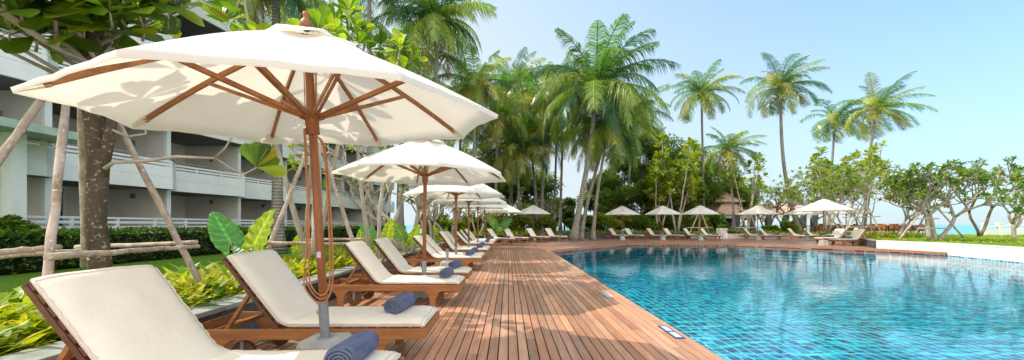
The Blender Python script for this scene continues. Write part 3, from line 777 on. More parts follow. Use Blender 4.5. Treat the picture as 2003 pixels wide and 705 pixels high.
# ------------------------------------------------------------------ hotel
M['curtain'] = mat('curtain', (.70, .66, .58), rough=.9)
def hotel():
    root = empty('hotel_building', (-15, 28, 0)); ox, oy = -15, 28
    tag(root, 'white terraced hotel with stacked angled balconies along the left side of the lawn', 'building')
    Y0 = 12.66; B = 4.44; ks = list(range(-1, 8)); FZ = [2.85, 5.68, 8.52, 11.35]
    ys = [Y0 + B * k for k in ks] + [Y0 + B * 8]
    def bp(mb, x0, x1, y0, y1, z0, z1): mb.box(x0 - ox, x1 - ox, y0 - oy, y1 - oy, z0, z1)
    mb = MB(); bp(mb, -18.5, -18.3, ys[0], ys[-1], -.2, 14.2); mb.build('back_wall', M['render_beige'], root)
    mb = MB(); bp(mb, -21, -16.6, ys[0] - .2, ys[-1] + .2, 14.2, 14.5); bp(mb, -21, -16.5, ys[0] - .25, ys[-1] + .25, 14.5, 14.75); mb.build('roof', M['white'], root)
    for y in ys:
        mb = MB(); bp(mb, -18.29, -15.42, y - .09, y + .09, .3, 14.19); mb.build('divider_wall', M['render_beige'], root)
        mb = MB(); bp(mb, -15.415, -15.30, y - .10, y + .10, .3, 11.3); mb.build('wall_end', M['white'], root)
    for fi, z in enumerate(FZ):
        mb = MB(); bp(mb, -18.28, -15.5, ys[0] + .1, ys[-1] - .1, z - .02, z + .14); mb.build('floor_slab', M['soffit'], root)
        for k in range(len(ks)):
            y0, y1 = ys[k] + .03, ys[k + 1] - .03
            fr = [(-15.36, y0), (-14.62, y1 - .62), (-15.02, y1)]
            poly = [(-15.6, y0), (-15.36, y0), (-14.62, y1 - .62), (-15.02, y1), (-15.6, y1)]
            P = [(x - ox, y - oy) for x, y in poly]
            m1 = MB(); m1.prism(P, z - .06, z + .1)
            bal = None
            m2 = MB()
            for (xa, ya), (xb, yb) in zip(fr, fr[1:]):
                a = V((xa - ox, ya - oy, 0)); e = V((xb - ox, yb - oy, 0))
                m2.bar(a + V((0, 0, z + .17)), e + V((0, 0, z + .17)), .1, .50)
                m2.bar(a + V((0, 0, z + .645)), e + V((0, 0, z + .645)), .1, .42)
                m2.bar(a + V((0, 0, z + .43)), e + V((0, 0, z + .43)), .06, .02)
            bal = m2.build('balcony', M['white'], root)
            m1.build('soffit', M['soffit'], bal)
            m3 = MB()
            for (xa, ya), (xb, yb) in zip(fr, fr[1:]):
                a = V((xa - ox, ya - oy, 0)); e = V((xb - ox, yb - oy, 0))
                for zz in (.95, 1.09): m3.bar(a + V((0, 0, z + zz)), e + V((0, 0, z + zz)), .05, .075)
                n = 3 if (yb - ya) > 1 else 1
                for q in range(n + 1):
                    p = a + (e - a) * min(.985, max(.015, q / n)); m3.bar(p + V((0, 0, z + .855)), p + V((0, 0, z + 1.12)), .045, .06)
            m3.build('railing', M['white'], bal)
            m4 = MB()
            for (xa, ya), (xb, yb) in zip(fr, fr[1:]):
                a = V((xa - ox, ya - oy, 0)); e = V((xb - ox, yb - oy, 0)); m4.bar(a + V((0, 0, z + 1.24)), e + V((0, 0, z + 1.24)), .03, .03)
                for q in (0.02, .33, .66, .98): p = a + (e - a) * q; m4.bar(p + V((0, 0, z + 1.13)), p + V((0, 0, z + 1.23)), .02, .02)
            m4.build('handrail', M['metal_rail'], bal)
    for fi, z in enumerate([.5] + FZ):
        for k in range(1, len(ks) + 1):
            mb = MB(); c = (-15.42 - 1.35 - ox, ys[k] - .095 - oy, z + 2.02)
            mb.box(c[0] - .07, c[0] + .07, c[1] - .09, c[1], c[2] - .1, c[2] + .1); mb.build('wall_lamp', M['soffit'], root)
            ya, yb = ys[k - 1] + .7 - oy, ys[k] - 1.5 - oy
            mb = MB(); mb.box(-18.29 - ox, -18.26 - ox, ya, yb, z + .15, z + 2.2); gd = mb.build('glass_door', M['glassdark'], root)
            mb = MB()
            for q in (ya, (ya + yb) / 2, yb): mb.box(-18.258 - ox, -18.21 - ox, q - .04, q + .04, z + .15, z + 2.2)
            mb.box(-18.258 - ox, -18.215 - ox, ya, yb, z + 2.2, z + 2.27); mb.build('door_frame', M['white'], gd)
            mb = MB(); nn_ = 14; w0 = ya + .06; w1 = ya + (yb - ya) * (.30 + .14 * ((k * 7 + fi * 3) % 3))
            mb.grid([[(-18.235 - ox + .015 * math.sin(c_ * 1.9), w0 + (w1 - w0) * c_ / nn_, zz_) for c_ in range(nn_ + 1)] for zz_ in (z + .18, z + 2.18)]); mb.build('curtain', M['curtain'], gd)
    mb = MB(); bp(mb, -20, -14.55, ys[0], ys[-1], -.2, .45); mb.build('plinth', M['concrete'], root)
    mb = MB(); bp(mb, -14.66, -14.54, ys[0], ys[-1], .452, 1.02)
    for zz in (1.16, 1.34): bp(mb, -14.63, -14.57, ys[0], ys[-1], zz - .045, zz + .045)
    bp(mb, -14.65, -14.55, ys[0], ys[-1], 1.46, 1.53)
    y = ys[0]
    while y < ys[-1]: bp(mb, -14.645, -14.555, y, y + .08, 1.022, 1.458); y += 1.48
    mb.build('terrace_parapet', M['white'], root)
    mb = MB(); bp(mb, -14.35, -14.02, 10.75, 11.08, .0, 3.86); bp(mb, -14.42, -13.95, 10.68, 11.15, -.02, .18); mb.build('column', M['white'], root)
    mb = MB(); bp(mb, -15.2, -13.3, 6, 12.4, 3.87, 4.0); bp(mb, -13.35, -13.2, 5.95, 12.45, 3.82, 4.05); mb.build('awning', M['sage'], root)
hotel()

# ------------------------------------------------------------------ palms
PG = [(.12, .24, .045), (.17, .29, .05), (.25, .34, .06), (.33, .37, .07), (.44, .40, .09), (.06, .15, .065)]
def palm_crown(rng, Lf, nf, wind=(0, 0), hang=1.0, yellow=.3, nl=46, spread=1.0):
    mb = MB(); W = V((wind[0], wind[1], 0)); nf = int(nf * 1.3)
    for k in range(nf):
        u = (k + .5) / nf                                   # 0 young and upright, 1 old and hanging
        a = k * 2.39996 + rng.uniform(-.25, .25)
        e0 = R(84) - u ** .85 * R(112) * spread + rng.uniform(-.12, .12)
        ln = Lf * (.86 + .24 * math.sin(PI * min(1, u * .9 + .1))) * rng.uniform(.85, 1.08)
        droop = (.95 + .6 * min(1, u * 1.6) + rng.uniform(-.2, .25)) 
        roll = rng.uniform(-.5, .5)
        h = V((math.cos(a), math.sin(a), 0)); p = V((0, 0, .05)) + h * .1; n = 13; pts = [p.copy()]; tans = []
        for i in range(n):
            s = (i + .5) / n; e = e0 - droop * s ** 1.25
            if e < -1.45: e = -1.45
            t = h * math.cos(e) + V((0, 0, math.sin(e))) + W * (.25 + .9 * s)
            t.normalize(); p = p + t * (ln / n); pts.append(p.copy()); tans.append(t)
        tans.append(tans[-1])
        base = PG[0] if u < .25 else PG[1] if u < .5 else PG[2]
        if rng.random() < yellow * (.4 + u): base = rng.choice(PG[3:5])
        elif rng.random() < .25: base = PG[5]
        if u > .95 and rng.random() < .4: base = (.30, .21, .09)
        fc = vary(rng, base, .22, .1)
        mb.tube(pts[::2] + ([pts[-1]] if n % 2 else []), [.035 * Lf / 4 * (1 - .8 * i / 8) + .008 for i in range(len(pts[::2]) + (1 if n % 2 else 0))], 4, (fc[0] * 1.25 + .03, fc[1] * 1.15 + .02, fc[2] + .01), False)
        nl2 = int(nl * 1.18); jit = 0.0
        for i in range(nl2):
            s = .10 + .90 * (i / (nl2 - 1)) ; f = s * n; j = min(n - 1, int(f)); q = pts[j].lerp(pts[j + 1], f - j); t = tans[j]
            sd = t.cross(V((0, 0, 1)))
            if sd.length < .05: sd = V((-h.y, h.x, 0))
            sd.normalize(); up = sd.cross(t).normalized()
            ll = Lf * .29 * (math.sin(PI * (s * .82 + .13)) ** .7) * rng.uniform(.85, 1.1)
            fw = .35 + .75 * s
            if i % 5 == 0: jit = rng.uniform(-.28, .28); jl = rng.uniform(.82, 1.15)
            if rng.random() < .07: continue
            fw += jit + rng.uniform(-.08, .08); ll *= jl
            for sg in (-1, 1):
                c_ = vary(rng, fc, .30, .10)
                d = (sd * sg * math.cos(roll * .3) + t * fw + up * (.28 - .25 * hang) + W * .35).normalized()
                g = V((0, 0, -1)) * hang
                m1 = q + d * ll * .5 + g * ll * .10; tp = q + d * ll * .84 + g * ll * (.50 + rng.uniform(-.12, .2)) + W * ll * .3
                wv = t * (.0095 * Lf / 4 + .0115)
                mb.face((q - wv, q + wv, m1 + wv * 1.1, m1 - wv * 1.1), c_)
                mb.face((m1 - wv * 1.1, m1 + wv * 1.1, tp), c_)
    return mb
NPALM = [0]
def palm(px, py, D, bpx, bD, Lf, nf, label, seed, wind=(0, 0), bend=.5, yellow=.3, hang=1.0, tr=.15, bz=.28, nl=46, nuts=True, group=None, spread=1.0, shift=0):
    rng = random.Random(seed); NPALM[0] += 1
    C = V((PX(px, D), D, PZ(py, D))); Bv = V((PX(bpx, bD), bD, bz)); root = empty('palm_tree', tuple(Bv))
    tag(root, label, 'palm tree', group)
    d = C - Bv; pts, rad = [], []
    for i in range(17):
        t = i / 16; h = t
        xy = t ** (1 + bend) if bend >= 0 else 1 - (1 - t) ** (1 - bend)
        side = math.sin(PI * t) * shift
        pts.append(V((d.x * xy + side, d.y * xy, d.z * h)))
        rad.append(tr * (1.0 - .38 * t) + tr * .9 * math.exp(-t * 17) + (tr * .12 if i == 16 else 0))
    mb = MB(); mb.tube(pts, rad, 10); mb.build('trunk', M['palmtrunk'], root)
    o = palm_crown(rng, Lf, nf, wind, hang, yellow, nl, spread).build('crown', M['palm'], root, color=True); o.location = d
    mb = MB(); mb.sphere((0, 0, .05), tr * 1.5, 8, sz=1.7)
    o = mb.build('crown_shaft', M['trunk'], root); o.location = d
    if nuts:
        for k in range(7):
            a = k * .9 + rng.random(); mb = MB(); mb.sphere((.30 * math.cos(a), .30 * math.sin(a), -.22 - .12 * (k % 3)), .125, 7, sz=1.2)
            o = mb.build('coconut', M['coconut'], root); o.location = d
    return root

palm(1168, 172, 30, 1122, 29.5, 5.9, 32, 'tall coconut palm with grey trunk leaning right over the far deck', 1, (.05, 0), .35, .22, 1.15, .24, -.02, 64, shift=.35)
palm(1186, 268, 33, 1136, 30.6, 4.2, 22, 'shorter palm whose thin trunk stands against the leaning palm', 2, (0, 0), .3, .3, 1.1, .17, -.02, 50)
palm(1192, 250, 31, 1160, 30.6, 4.0, 20, 'slim palm with upright pale trunk right of the leaning palm', 3, (0, 0), .5, .3, 1.1, .15, -.02, 50)
palm(1372, 184, 40, 1376, 42, 3.7, 24, 'yellow green palm standing alone above the dark leafy trees', 4, (.12, 0), .6, .55, .8, .15)
palm(1527, 172, 38, 1566, 38, 3.9, 26, 'tall palm with long bare curved trunk left of the open sky', 5, (.38, .1), -1.8, .42, .7, .19)
palm(1634, 236, 47, 1622, 47, 3.9, 22, 'shortest of the three windblown palms against the open sky', 6, (.5, 0), .6, .35, .7, .17)
palm(1714, 216, 42, 1690, 42, 4.3, 26, 'rightmost windblown palm with yellow fronds against the open sky', 7, (.55, 0), .7, .5, .75, .18)
palm(1424, 296, 38, 1436, 38, 3.1, 20, 'low green palm behind the tiered restaurant roof', 8, (.25, 0), .5, .4, .85, .14)
palm(854, 42, 26, 852, 26, 4.3, 26, 'tall palm with coconuts and drooping fronds above the second parasol', 9, (.1, 0), .5, .35, 1.15, .17, nl=60)
palm(930, 168, 30, 926, 30, 3.6, 24, 'palm with short yellow green crown right of the tall coconut palm', 10, (0, 0), .5, .45, 1.1, .15)
palm(975, 230, 34, 968, 34, 4.0, 24, 'dense yellowish palm behind the parasol tips, left of the palm thicket', 11, (0, 0), .5, .55, 1.2, .16)
palm(1065, 205, 36, 1060, 36, 4.6, 26, 'pale yellow palm left of the leaning palm, drooping low', 12, (-.05, 0), .5, .6, 1.25, .17)
palm(1036, 270, 38, 1052, 36, 4.2, 24, 'lower palm with hanging yellow fronds and brown skirt in the thicket', 13, (-.05, 0), .5, .65, 1.3, .16)
palm(1105, 175, 41, 1096, 40, 4.2, 22, 'green palm peeking out left behind the leaning palm', 14, (0, 0), .5, .3, 1.1, .15)
palm(1240, 230, 42, 1226, 42, 4.4, 24, 'dark green palm behind the right fronds of the leaning palm', 15, (.05, 0), .5, .15, 1.1, .15)
palm(540, -30, 17, 543, 17, 3.2, 24, 'palm with thick grey trunk growing in front of the hotel balconies', 16, (0, 0), .5, .2, 1.3, .24, -.03, 60)
palm(722, -60, 24, 724, 22, 3.8, 24, 'palm with straight thin trunk beside the far hotel balconies', 17, (0, 0), .5, .25, 1.2, .17)
palm(790, 110, 30, 782, 27, 4.0, 26, 'thick trunked palm at the far end of the hotel', 18, (0, 0), .5, .45, 1.2, .25)
palm(880, 235, 33, 862, 31, 3.6, 22, 'low yellowish palm behind the second parasol', 19, (0, 0), .5, .55, 1.2, .19)

palm(902, 205, 36, 898, 35, 4.2, 22, 'green palm standing left of the yellow palm thicket', 20, (0, 0), .5, .4, 1.2, .16)
palm(1005, 165, 43, 1000, 42, 4.6, 24, 'tall green palm at the back of the palm thicket', 21, (.05, 0), .5, .35, 1.2, .16)
palm(1012, 300, 35, 1016, 35, 3.8, 24, 'low yellow palm with hanging fronds in front of the thicket', 22, (0, 0), .5, .7, 1.3, .15)
palm(955, 310, 37, 950, 37, 3.8, 22, 'low green palm behind the canopies of the far left row', 23, (0, 0), .5, .5, 1.3, .15)
palm(1090, 250, 39, 1084, 39, 4.2, 24, 'yellow palm left of the leaning palm with long hanging fronds', 24, (-.05, 0), .5, .65, 1.3, .15)
palm(1275, 300, 46, 1270, 46, 3.6, 20, 'dark palm among the leafy trees right of the leaning palm', 25, (0, 0), .5, .15, 1.1, .14)

# ------------------------------------------------------------------ branching trees
def limb(mb, rng, p, d, ln, r0, r1, n=5, wob=.25, up=0.0, sides=6):
    pts = [V(p)]; d = V(d).normalized(); ds = d.copy()
    for i in range(n):
        ds = (ds + V((rng.uniform(-wob, wob), rng.uniform(-wob, wob), rng.uniform(-wob, wob) * .7 + up))).normalized()
        pts.append(pts[-1] + ds * (ln / n))
    mb.tube(pts, [(r0 + (r1 - r0) * i / n) * .8 for i in range(n + 1)], sides)
    return pts[-1], ds
def fork(mb, rng, p, d, ln, r, depth, tips, nfork=(2, 3), ang=.6, up=.12, shrink=.74, wob=.22, rs=.66, minr=.008, sides=6):
    e, ed = limb(mb, rng, p, d, ln, r, max(minr, r * .8), 4, wob, up, sides)
    if depth == 0: tips.append((e, ed)); return
    k = rng.randint(*nfork); a0 = rng.random() * 6.3; x = ed.orthogonal().normalized(); y = ed.cross(x)
    for i in range(k):
        a = a0 + 2 * PI * i / k + rng.uniform(-.4, .4); g = ang * rng.uniform(.7, 1.3)
        nd = ed * math.cos(g) + (x * math.cos(a) + y * math.sin(a)) * math.sin(g)
        fork(mb, rng, e, nd, ln * shrink * rng.uniform(.8, 1.15), max(minr, r * rs), depth - 1, tips, nfork, ang, up, shrink, wob, rs, minr, max(4, sides - 1))
YG = [(.26, .36, .04), (.34, .40, .045), (.17, .28, .035), (.40, .38, .05)]
DG = [(.14, .25, .045), (.19, .32, .05), (.27, .39, .055), (.10, .19, .045)]
FG = [(.12, .22, .035), (.18, .28, .04), (.08, .16, .035), (.28, .32, .05)]
def frangipani(base, stems, depth, label, seed, leaf=(.26, .085), cols=FG, nleaf=8, bark_m='pale_bark', cat='frangipani tree', group=None, dens=1.0, ang=.62, flowers=False, shrink=.76, up=.05):
    rng = random.Random(seed); root = empty('frangipani_tree', tuple(base)); tag(root, label, cat, group)
    tips = []
    for off, d, ln, r in stems:
        mb = MB(); fork(mb, rng, off, d, ln, r, depth, tips, (2, 3), ang, up, shrink, .22, .70, .011, 7); mb.build('trunk', M[bark_m], root)
    mb = MB(); mf = MB(); nf = 0
    for p, d in tips:
        if rng.random() < dens:
            rosette(mb, rng, p, (d + V((0, 0, .4))).normalized(), nleaf, leaf[0], leaf[1], cols, LANCE, (.3, 1.5), .5)
            if flowers and rng.random() < .25:
                mf.sphere(p + d * .08, .06, 5); nf += 1
    mb.build('crown', M['leaf'], root, color=True)
    if nf: mf.build('blossom', M['flower'], root)
    return root
def leafy(px, D, top, wpx, label, seed, cols=DG, n=9000, size=.26, trunk=.16, bz=.28, flat=1.0, bark_m='trunk', low=.35, cat='tree', group=None, clumps=16, airy=.5, name='leafy_tree'):
    """tree with a trunk, limbs and a crown of many small leaves in clumps"""
    rng = random.Random(seed); Bv = V((PX(px, D), D, bz)); root = empty(name, tuple(Bv)); tag(root, label, cat, group)
    H = PZ(top, D) - bz; Wd = wpx * D / F / 2; mb = MB(); tips = []
    z0 = H * low
    e, ed = limb(mb, rng, (0, 0, -.05), (rng.uniform(-.12, .12), 0, 1), z0, trunk, trunk * .8, 6, .10, .1, 8)
    crown = MB()
    for k in range(clumps):
        a = k * 2.4 + rng.random(); u = (k + .5) / clumps; rr = math.sqrt(u) * .78
        zz = z0 + (H - z0) * (.10 + .80 * rng.random() ** .8 * (1 - .45 * rr))
        c = V((math.cos(a) * rr * Wd, math.sin(a) * rr * Wd * .8, zz)); rad = Wd * rng.uniform(.20, .42)
        if c.z + rad * .7 > H: c.z = H - rad * .7
        limb_d = (c - e); ll = limb_d.length
        pts = [e, e + limb_d * .4 + V((rng.uniform(-.2, .2), rng.uniform(-.2, .2), .12 * ll)), e + limb_d * .75 + V((rng.uniform(-.2, .2), 0, .08 * ll)), c]
        mb.tube(pts, [trunk * .5, trunk * .32, trunk * .2, .015], 5)
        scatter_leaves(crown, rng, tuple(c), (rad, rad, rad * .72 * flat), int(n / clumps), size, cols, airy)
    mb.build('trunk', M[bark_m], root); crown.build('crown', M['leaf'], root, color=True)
    return root
def almond(base, H, label, seed, n=3, leaf=(.30, .14), spread=.25, bark_m='pale_bark', cols=YG, tiers=7, nleaf=9, thick=.05, group=None, reach=.9, lean=(0, 0), start=.4):
    """slim tree with tiers of big leaf rosettes on side branches"""
    rng = random.Random(seed); root = empty('almond_tree', tuple(base)); tag(root, label, 'almond tree', group)
    mb = MB(); cr = MB()
    for s in range(n):
        a = s * 2.1 + seed; d = V((math.cos(a) * spread + lean[0], math.sin(a) * spread + lean[1], 1)).normalized(); p = V((math.cos(a) * .08, math.sin(a) * .08, 0)); hh = H * rng.uniform(.8, 1.0)
        pts = [p]; 
        for i in range(8): d = (d + V((rng.uniform(-.07, .07), rng.uniform(-.07, .07), .03))).normalized(); pts.append(pts[-1] + d * hh / 8)
        mb.tube(pts, [thick * (1 - .75 * i / 8) + .008 for i in range(9)], 7)
        rosette(cr, rng, pts[-1], (0, 0, 1), nleaf, leaf[0], leaf[1], cols)
        for k in range(tiers):
            t = start + (1 - start) * (k + rng.random() * .5) / tiers; f = t * 8; j = min(7, int(f)); q = pts[j].lerp(pts[j + 1], f - j)
            a2 = rng.random() * 6.3; ll = reach * (1.15 - t) * rng.uniform(.5, 1.1) + .15
            e, ed = limb(mb, rng, q, (math.cos(a2), math.sin(a2), .35), ll, .016, .008, 4, .22, .12, 5)
            rosette(cr, rng, e, (ed + V((0, 0, .7))).normalized(), nleaf, leaf[0], leaf[1], cols)
    mb.build('trunk', M[bark_m], root); cr.build('crown', M['bigleaf'], root, color=True)
    return root
def support(base, feet, top, H, rails, label, r=.035, m='stake', tie=True, group='wooden tree supports'):
    """poles leaning on a tree and tied by cross rails"""
    rng = random.Random(hash(label) % 999 if False else len(label)); root = empty('tree_support', tuple(base)); tag(root, label, 'tree support', group)
    def rough(a, e, rr):
        a, e = V(a), V(e); pts = []
        for i in range(9): pts.append(a.lerp(e, i / 8) + V((rng.uniform(-1, 1), rng.uniform(-1, 1), rng.uniform(-1, 1))) * rr * .22)
        return pts, [rr * (1.12 - .25 * i / 8) * rng.uniform(.93, 1.07) for i in range(9)]
    for (fx, fy), (tx, ty) in zip(feet, top):
        mb = MB(); p, q = rough((fx, fy, 0), (tx, ty, H), r); mb.tube(p, q, 9); mb.build('pole', M[m], root)
    for a, e in rails:
        mb = MB(); p, q = rough(a, e, r * .85); mb.tube(p, q, 8); mb.build('crossbar', M[m], root)
    return root

# the near tree on the left with its four poles
TB = V((PX(192, 4.0), 4.0, .31))
def near_tree():
    rng = random.Random(21); root = empty('big_leaf_tree', tuple(TB)); tag(root, 'near tree with mottled thick trunk and huge glossy leaves above the large parasol', 'tree')
    mb = MB()
    pts = [(0, 0, -.05), (.02, 0, .5), (-.03, 0, 1.0), (.0, 0, 1.6), (-.07, .0, 2.2), (-.04, 0, 2.9), (.04, 0, 3.6), (.0, .05, 4.6)]
    mb.tube(pts, [.11, .094, .086, .09, .082, .075, .06, .04], 14)
    mb.tube([(.03, .0, 1.45), (.12, -.02, 1.75), (.22, -.04, 2.2), (.30, 0, 2.6)], [.055, .045, .04, .034], 10)
    mb.build('trunk', M['trunk_spot'], root)
    mb = MB(); cr = MB(); tips = []
    cols = [(.09, .17, .025), (.14, .25, .03), (.22, .34, .03), (.07, .13, .025), (.34, .42, .04)]
    def br(pts, r, name='branch'):
        m = MB(); m.tube(pts, [r * (1 - .6 * i / (len(pts) - 1)) for i in range(len(pts))], 7); m.build(name, M['pale_bark'], root)
    # long low branch that reaches under the parasol and ends in one rosette
    def wp(px, py, D): return V((PX(px, D), D, PZ(py, D))) - TB
    lowb = [wp(205, 330, 3.95), wp(222, 318, 3.95), wp(280, 316, 4.1), wp(345, 307, 4.3), wp(420, 310, 4.6), wp(455, 332, 4.75), wp(478, 341, 4.85), wp(502, 328, 4.9)]
    br(lowb, .022)
    br([wp(420, 310, 4.6), wp(440, 290, 4.6), wp(452, 272, 4.6), wp(462, 263, 4.65)], .015, 'twig')
    br([wp(210, 250, 3.95), wp(250, 268, 4.0), wp(285, 262, 4.05), wp(285, 240, 4.1), wp(270, 228, 4.15)], .016, 'twig')
    e = lowb[-1]
    for dx, dz, ln, c in ((-.35, .75, .34, cols[2]), (-.05, 1, .36, cols[1]), (.35, .8, .36, cols[3]), (.75, .75, .34, (.42, .34, .02)), (1, -.15, .42, cols[4]), (.6, .25, .3, cols[1])):
        leaf(cr, e, (dx, rng.uniform(-.25, .1), dz), (0, -1, .3), ln, .17, c, .25, .18, OBOV)
    # the limb across the top left corner
    br([wp(-60, -30, 3.0), wp(0, 20, 3.1), wp(60, 62, 3.3), wp(110, 95, 3.5), wp(150, 112, 3.8), wp(185, 130, 3.95)], .035, 'limb')
    br([wp(110, 95, 3.5), wp(108, 40, 3.45), wp(95, -40, 3.4)], .02, 'limb')
    br([wp(250, 62, 3.9), wp(228, 20, 3.7), wp(215, -30, 3.6)], .018, 'limb')
    for k in range(30):
        a = k * 2.4
        if math.cos(a) > .35 and k > 8: continue
        rr = .35 + 1.15 * math.sqrt((k + .5) / 30); z = 2.95 + rng.uniform(-.05, 1.5) + .25 * (1.5 - rr)
        if math.cos(a) > .2 and rr > .8: z += .35
        p = V((math.cos(a) * rr, math.sin(a) * rr * .95, z)); q0 = V((0, 0, max(2.3, z - .9)))
        m_ = q0.lerp(p, .5) + V((0, 0, -.08)); br([q0, m_, p], .022)
        d = (p - q0).normalized() + V((0, 0, .8))
        rosette(cr, rng, p, d.normalized(), 9, .40, .20, cols + [(.35, .30, .03)] if rng.random() < .15 else cols, OBOV, (.3, 1.5), .4)
    for (px, py, D) in ((40, 20, 3.1), (95, 30, 3.4), (150, 10, 3.4), (215, 25, 3.5), (270, 20, 3.7), (240, 62, 3.9), (165, 62, 3.7), (300, 5, 3.9), (330, 25, 4.0), (60, -15, 3.2), (285, 50, 4.05), (120, -20, 3.6), (195, -10, 3.6), (20, 62, 3.3), (75, 70, 3.6), (130, 52, 3.8), (5, 0, 3.0), (250, -8, 3.8), (355, -5, 4.1), (215, 66, 4.2), (30, -20, 3.5), (180, 32, 4.0)):
        p = wp(px, py, D); rosette(cr, rng, p, V((rng.uniform(-.5, .5), -.5, .6)).normalized(), 10, .45, .24, cols, OBOV, (.4, 1.7), .4)
        br([wp(px + rng.uniform(-8, 8), py + 30, D + .2), p], .014, 'twig')
    cr.build('crown', M['bigleaf'], root, color=True)
near_tree()
def wq(px, py, D, o): return tuple(V((PX(px, D), D, PZ(py, D))) - V(o))
def support_px(o, poles, rails, label, r=.032):
    """poles and crossbars between measured points"""
    root = empty('tree_support', tuple(o)); tag(root, label, 'tree support', 'wooden tree supports'); rng = random.Random(len(label))
    def rough(a, e, rr):
        a, e = V(a), V(e); pts = [a.lerp(e, i / 9) + V((rng.uniform(-1, 1), rng.uniform(-1, 1), rng.uniform(-1, 1))) * rr * .24 for i in range(10)]
        return pts, [rr * (1.12 - .25 * i / 9) * rng.uniform(.92, 1.08) for i in range(10)]
    for a, e in poles:
        mb = MB(); p, q = rough(wq(*a, o), wq(*e, o), r); mb.tube(p, q, 10); po = mb.build('pole', M['stake'], root)
        mb = MB(); mb.tube([V(wq(*e, o)) - (V(wq(*e, o)) - V(wq(*a, o))).normalized() * .002, V(wq(*e, o)) + (V(wq(*e, o)) - V(wq(*a, o))).normalized() * .006], r * .8, 10); mb.build('cut_end', M['cutwood'], po)
    for a, e in rails:
        mb = MB(); p, q = rough(wq(*a, o), wq(*e, o), r * .8); mb.tube(p, q, 9); po = mb.build('crossbar', M['stake'], root)
    return root
support_px(TB, [((84, 640, 3.05), (131, 175, 3.75)), ((400, 570, 4.8), (222, 225, 4.1)), ((-110, 470, 3.2), (92, 180, 3.8)), ((165, 520, 4.9), (158, 195, 4.1))],
           [((92, 503, 3.1), (388, 482, 4.6)), ((-30, 496, 3.0), (121, 483, 3.4)), ((-30, 505, 4.2), (180, 488, 4.9)), ((150, 484, 5.0), (385, 474, 4.75)), ((62, 178, 3.8), (160, 196, 3.95))],
           'weathered bark poles and rails propping the near mottled tree')
# second tree behind the large parasol
T2 = V((PX(615, 7.6), 7.6, .31))
almond(T2, 5.6, 'slim pale tree with big leaf rosettes right behind the large parasol top', 31, 3, (.42, .2), .16, tiers=9, thick=.05, reach=1.3, start=.5, cols=[(.15, .26, .03), (.25, .38, .035), (.38, .46, .04), (.10, .18, .03)])
almond(V((PX(735, 8.4), 8.4, .31)), 5.9, 'slim pale tree with big leaf rosettes left of the tall coconut palm', 33, 2, (.40, .19), .10, tiers=10, thick=.04, reach=1.1, start=.55, cols=[(.15, .26, .03), (.25, .38, .035), (.38, .46, .04), (.10, .18, .03)])
support_px(T2, [((520, 500, 6.9), (602, 290, 7.5)), ((700, 500, 7.3), (627, 285, 7.6)), ((596, 470, 8.6), (612, 290, 7.75)), ((612, 500, 7.0), (618, 280, 7.5))],
           [((508, 475, 6.9), (690, 478, 7.2)), ((590, 470, 8.4), (712, 468, 7.5)), ((580, 303, 7.5), (650, 300, 7.55))], 'bark poles and rails standing behind the large parasol pole', .038)
# frangipani trees in the bed beside the hotel
frangipani((PX(800, 12.2), 12.2, .3), [((0, 0, 0), (-.75, 0, 1), 1.1, .13), ((.1, 0, 0), (.25, .1, 1), 1.5, .10), ((-.15, 0, 0), (-.6, .3, .8), 1.2, .09)], 4, 'bare limbed frangipani tree beside the second parasol pole', 41, dens=.75, up=.1)
frangipani((PX(742, 13.5), 13.5, .3), [((0, 0, 0), (-.25, 0, 1), 1.7, .08), ((0.05, 0, 0), (.1, .1, 1), 2.0, .07)], 4, 'slender frangipani with light leaves before the far balconies', 42, cols=YG, dens=.95, up=.1)
for i, (px, D, lab) in enumerate(((838, 17, 'frangipani with crooked pale limbs behind the third parasol'), (880, 21, 'frangipani thicket behind the fourth parasol'), (935, 27.5, 'frangipani with twisted stems behind the far end of the lounger row'), (965, 31.5, 'frangipani left of the parasol at the deck bend'), (1012, 35, 'frangipani behind the bend loungers'), (1068, 37, 'frangipani left of the leaning palm trunk'))):
    frangipani((PX(px, D), D, .3), [((0, 0, 0), (.3, 0, 1), 1.2, .10), ((-.15, 0, 0), (-.4, .2, 1), 1.3, .09), ((.2, .1, 0), (.15, -.3, 1), 1.1, .08)], 4, lab, 50 + i, dens=.6, cols=FG if i % 2 else YG, bark_m='pale_bark')

# broad leafy trees behind the far terrace
LT = [(1262, 45, 232, 190, 'tallest dark leafy tree right of the leaning palm', DG + FG, 17000), (1212, 42, 300, 130, 'dark leafy tree behind the leftmost parasol across the pool', DG + FG, 10000),
      (1335, 47, 262, 190, 'dark round tree behind the second parasol across the pool', DG + FG, 17000), (1405, 50, 300, 150, 'dark leafy tree left of the restaurant roof', DG + FG, 12000),
      (1025, 46, 300, 170, 'dark leafy tree behind the parasol left of the leaning trunks', DG + FG, 12000), (955, 44, 285, 160, 'dark tree under the yellow palms behind the row', DG + FG, 12000),
      (895, 40, 270, 140, 'dark leafy tree behind the fourth parasol', DG + FG, 11000), (1104, 48, 366, 56, 'small round green tree seen between palm trunks', FG, 4500),
      (1172, 48, 320, 80, 'thin dark tree just right of the leaning trunks', DG, 7000), (830, 42, 230, 120, 'leafy tree at the far corner of the hotel', FG, 9000), (1300, 41, 310, 120, 'lower light green tree between second and third far parasols', YG + FG, 9000),
      (1346, 42, 315, 80, 'light leafy tree above the third far parasol', YG + FG, 8000), (1455, 52, 335, 90, 'leafy tree rising behind the restaurant roof', FG, 5000), (1060, 44, 360, 80, 'leafy bush tree left of the bright gap between trunks', FG, 6000)]
for i, (px, D, top, wd, lab, cols, n) in enumerate(LT):
    leafy(px, D, top, wd, lab, 70 + i, cols, int(n * 1.1), .30, .17, low=.18)
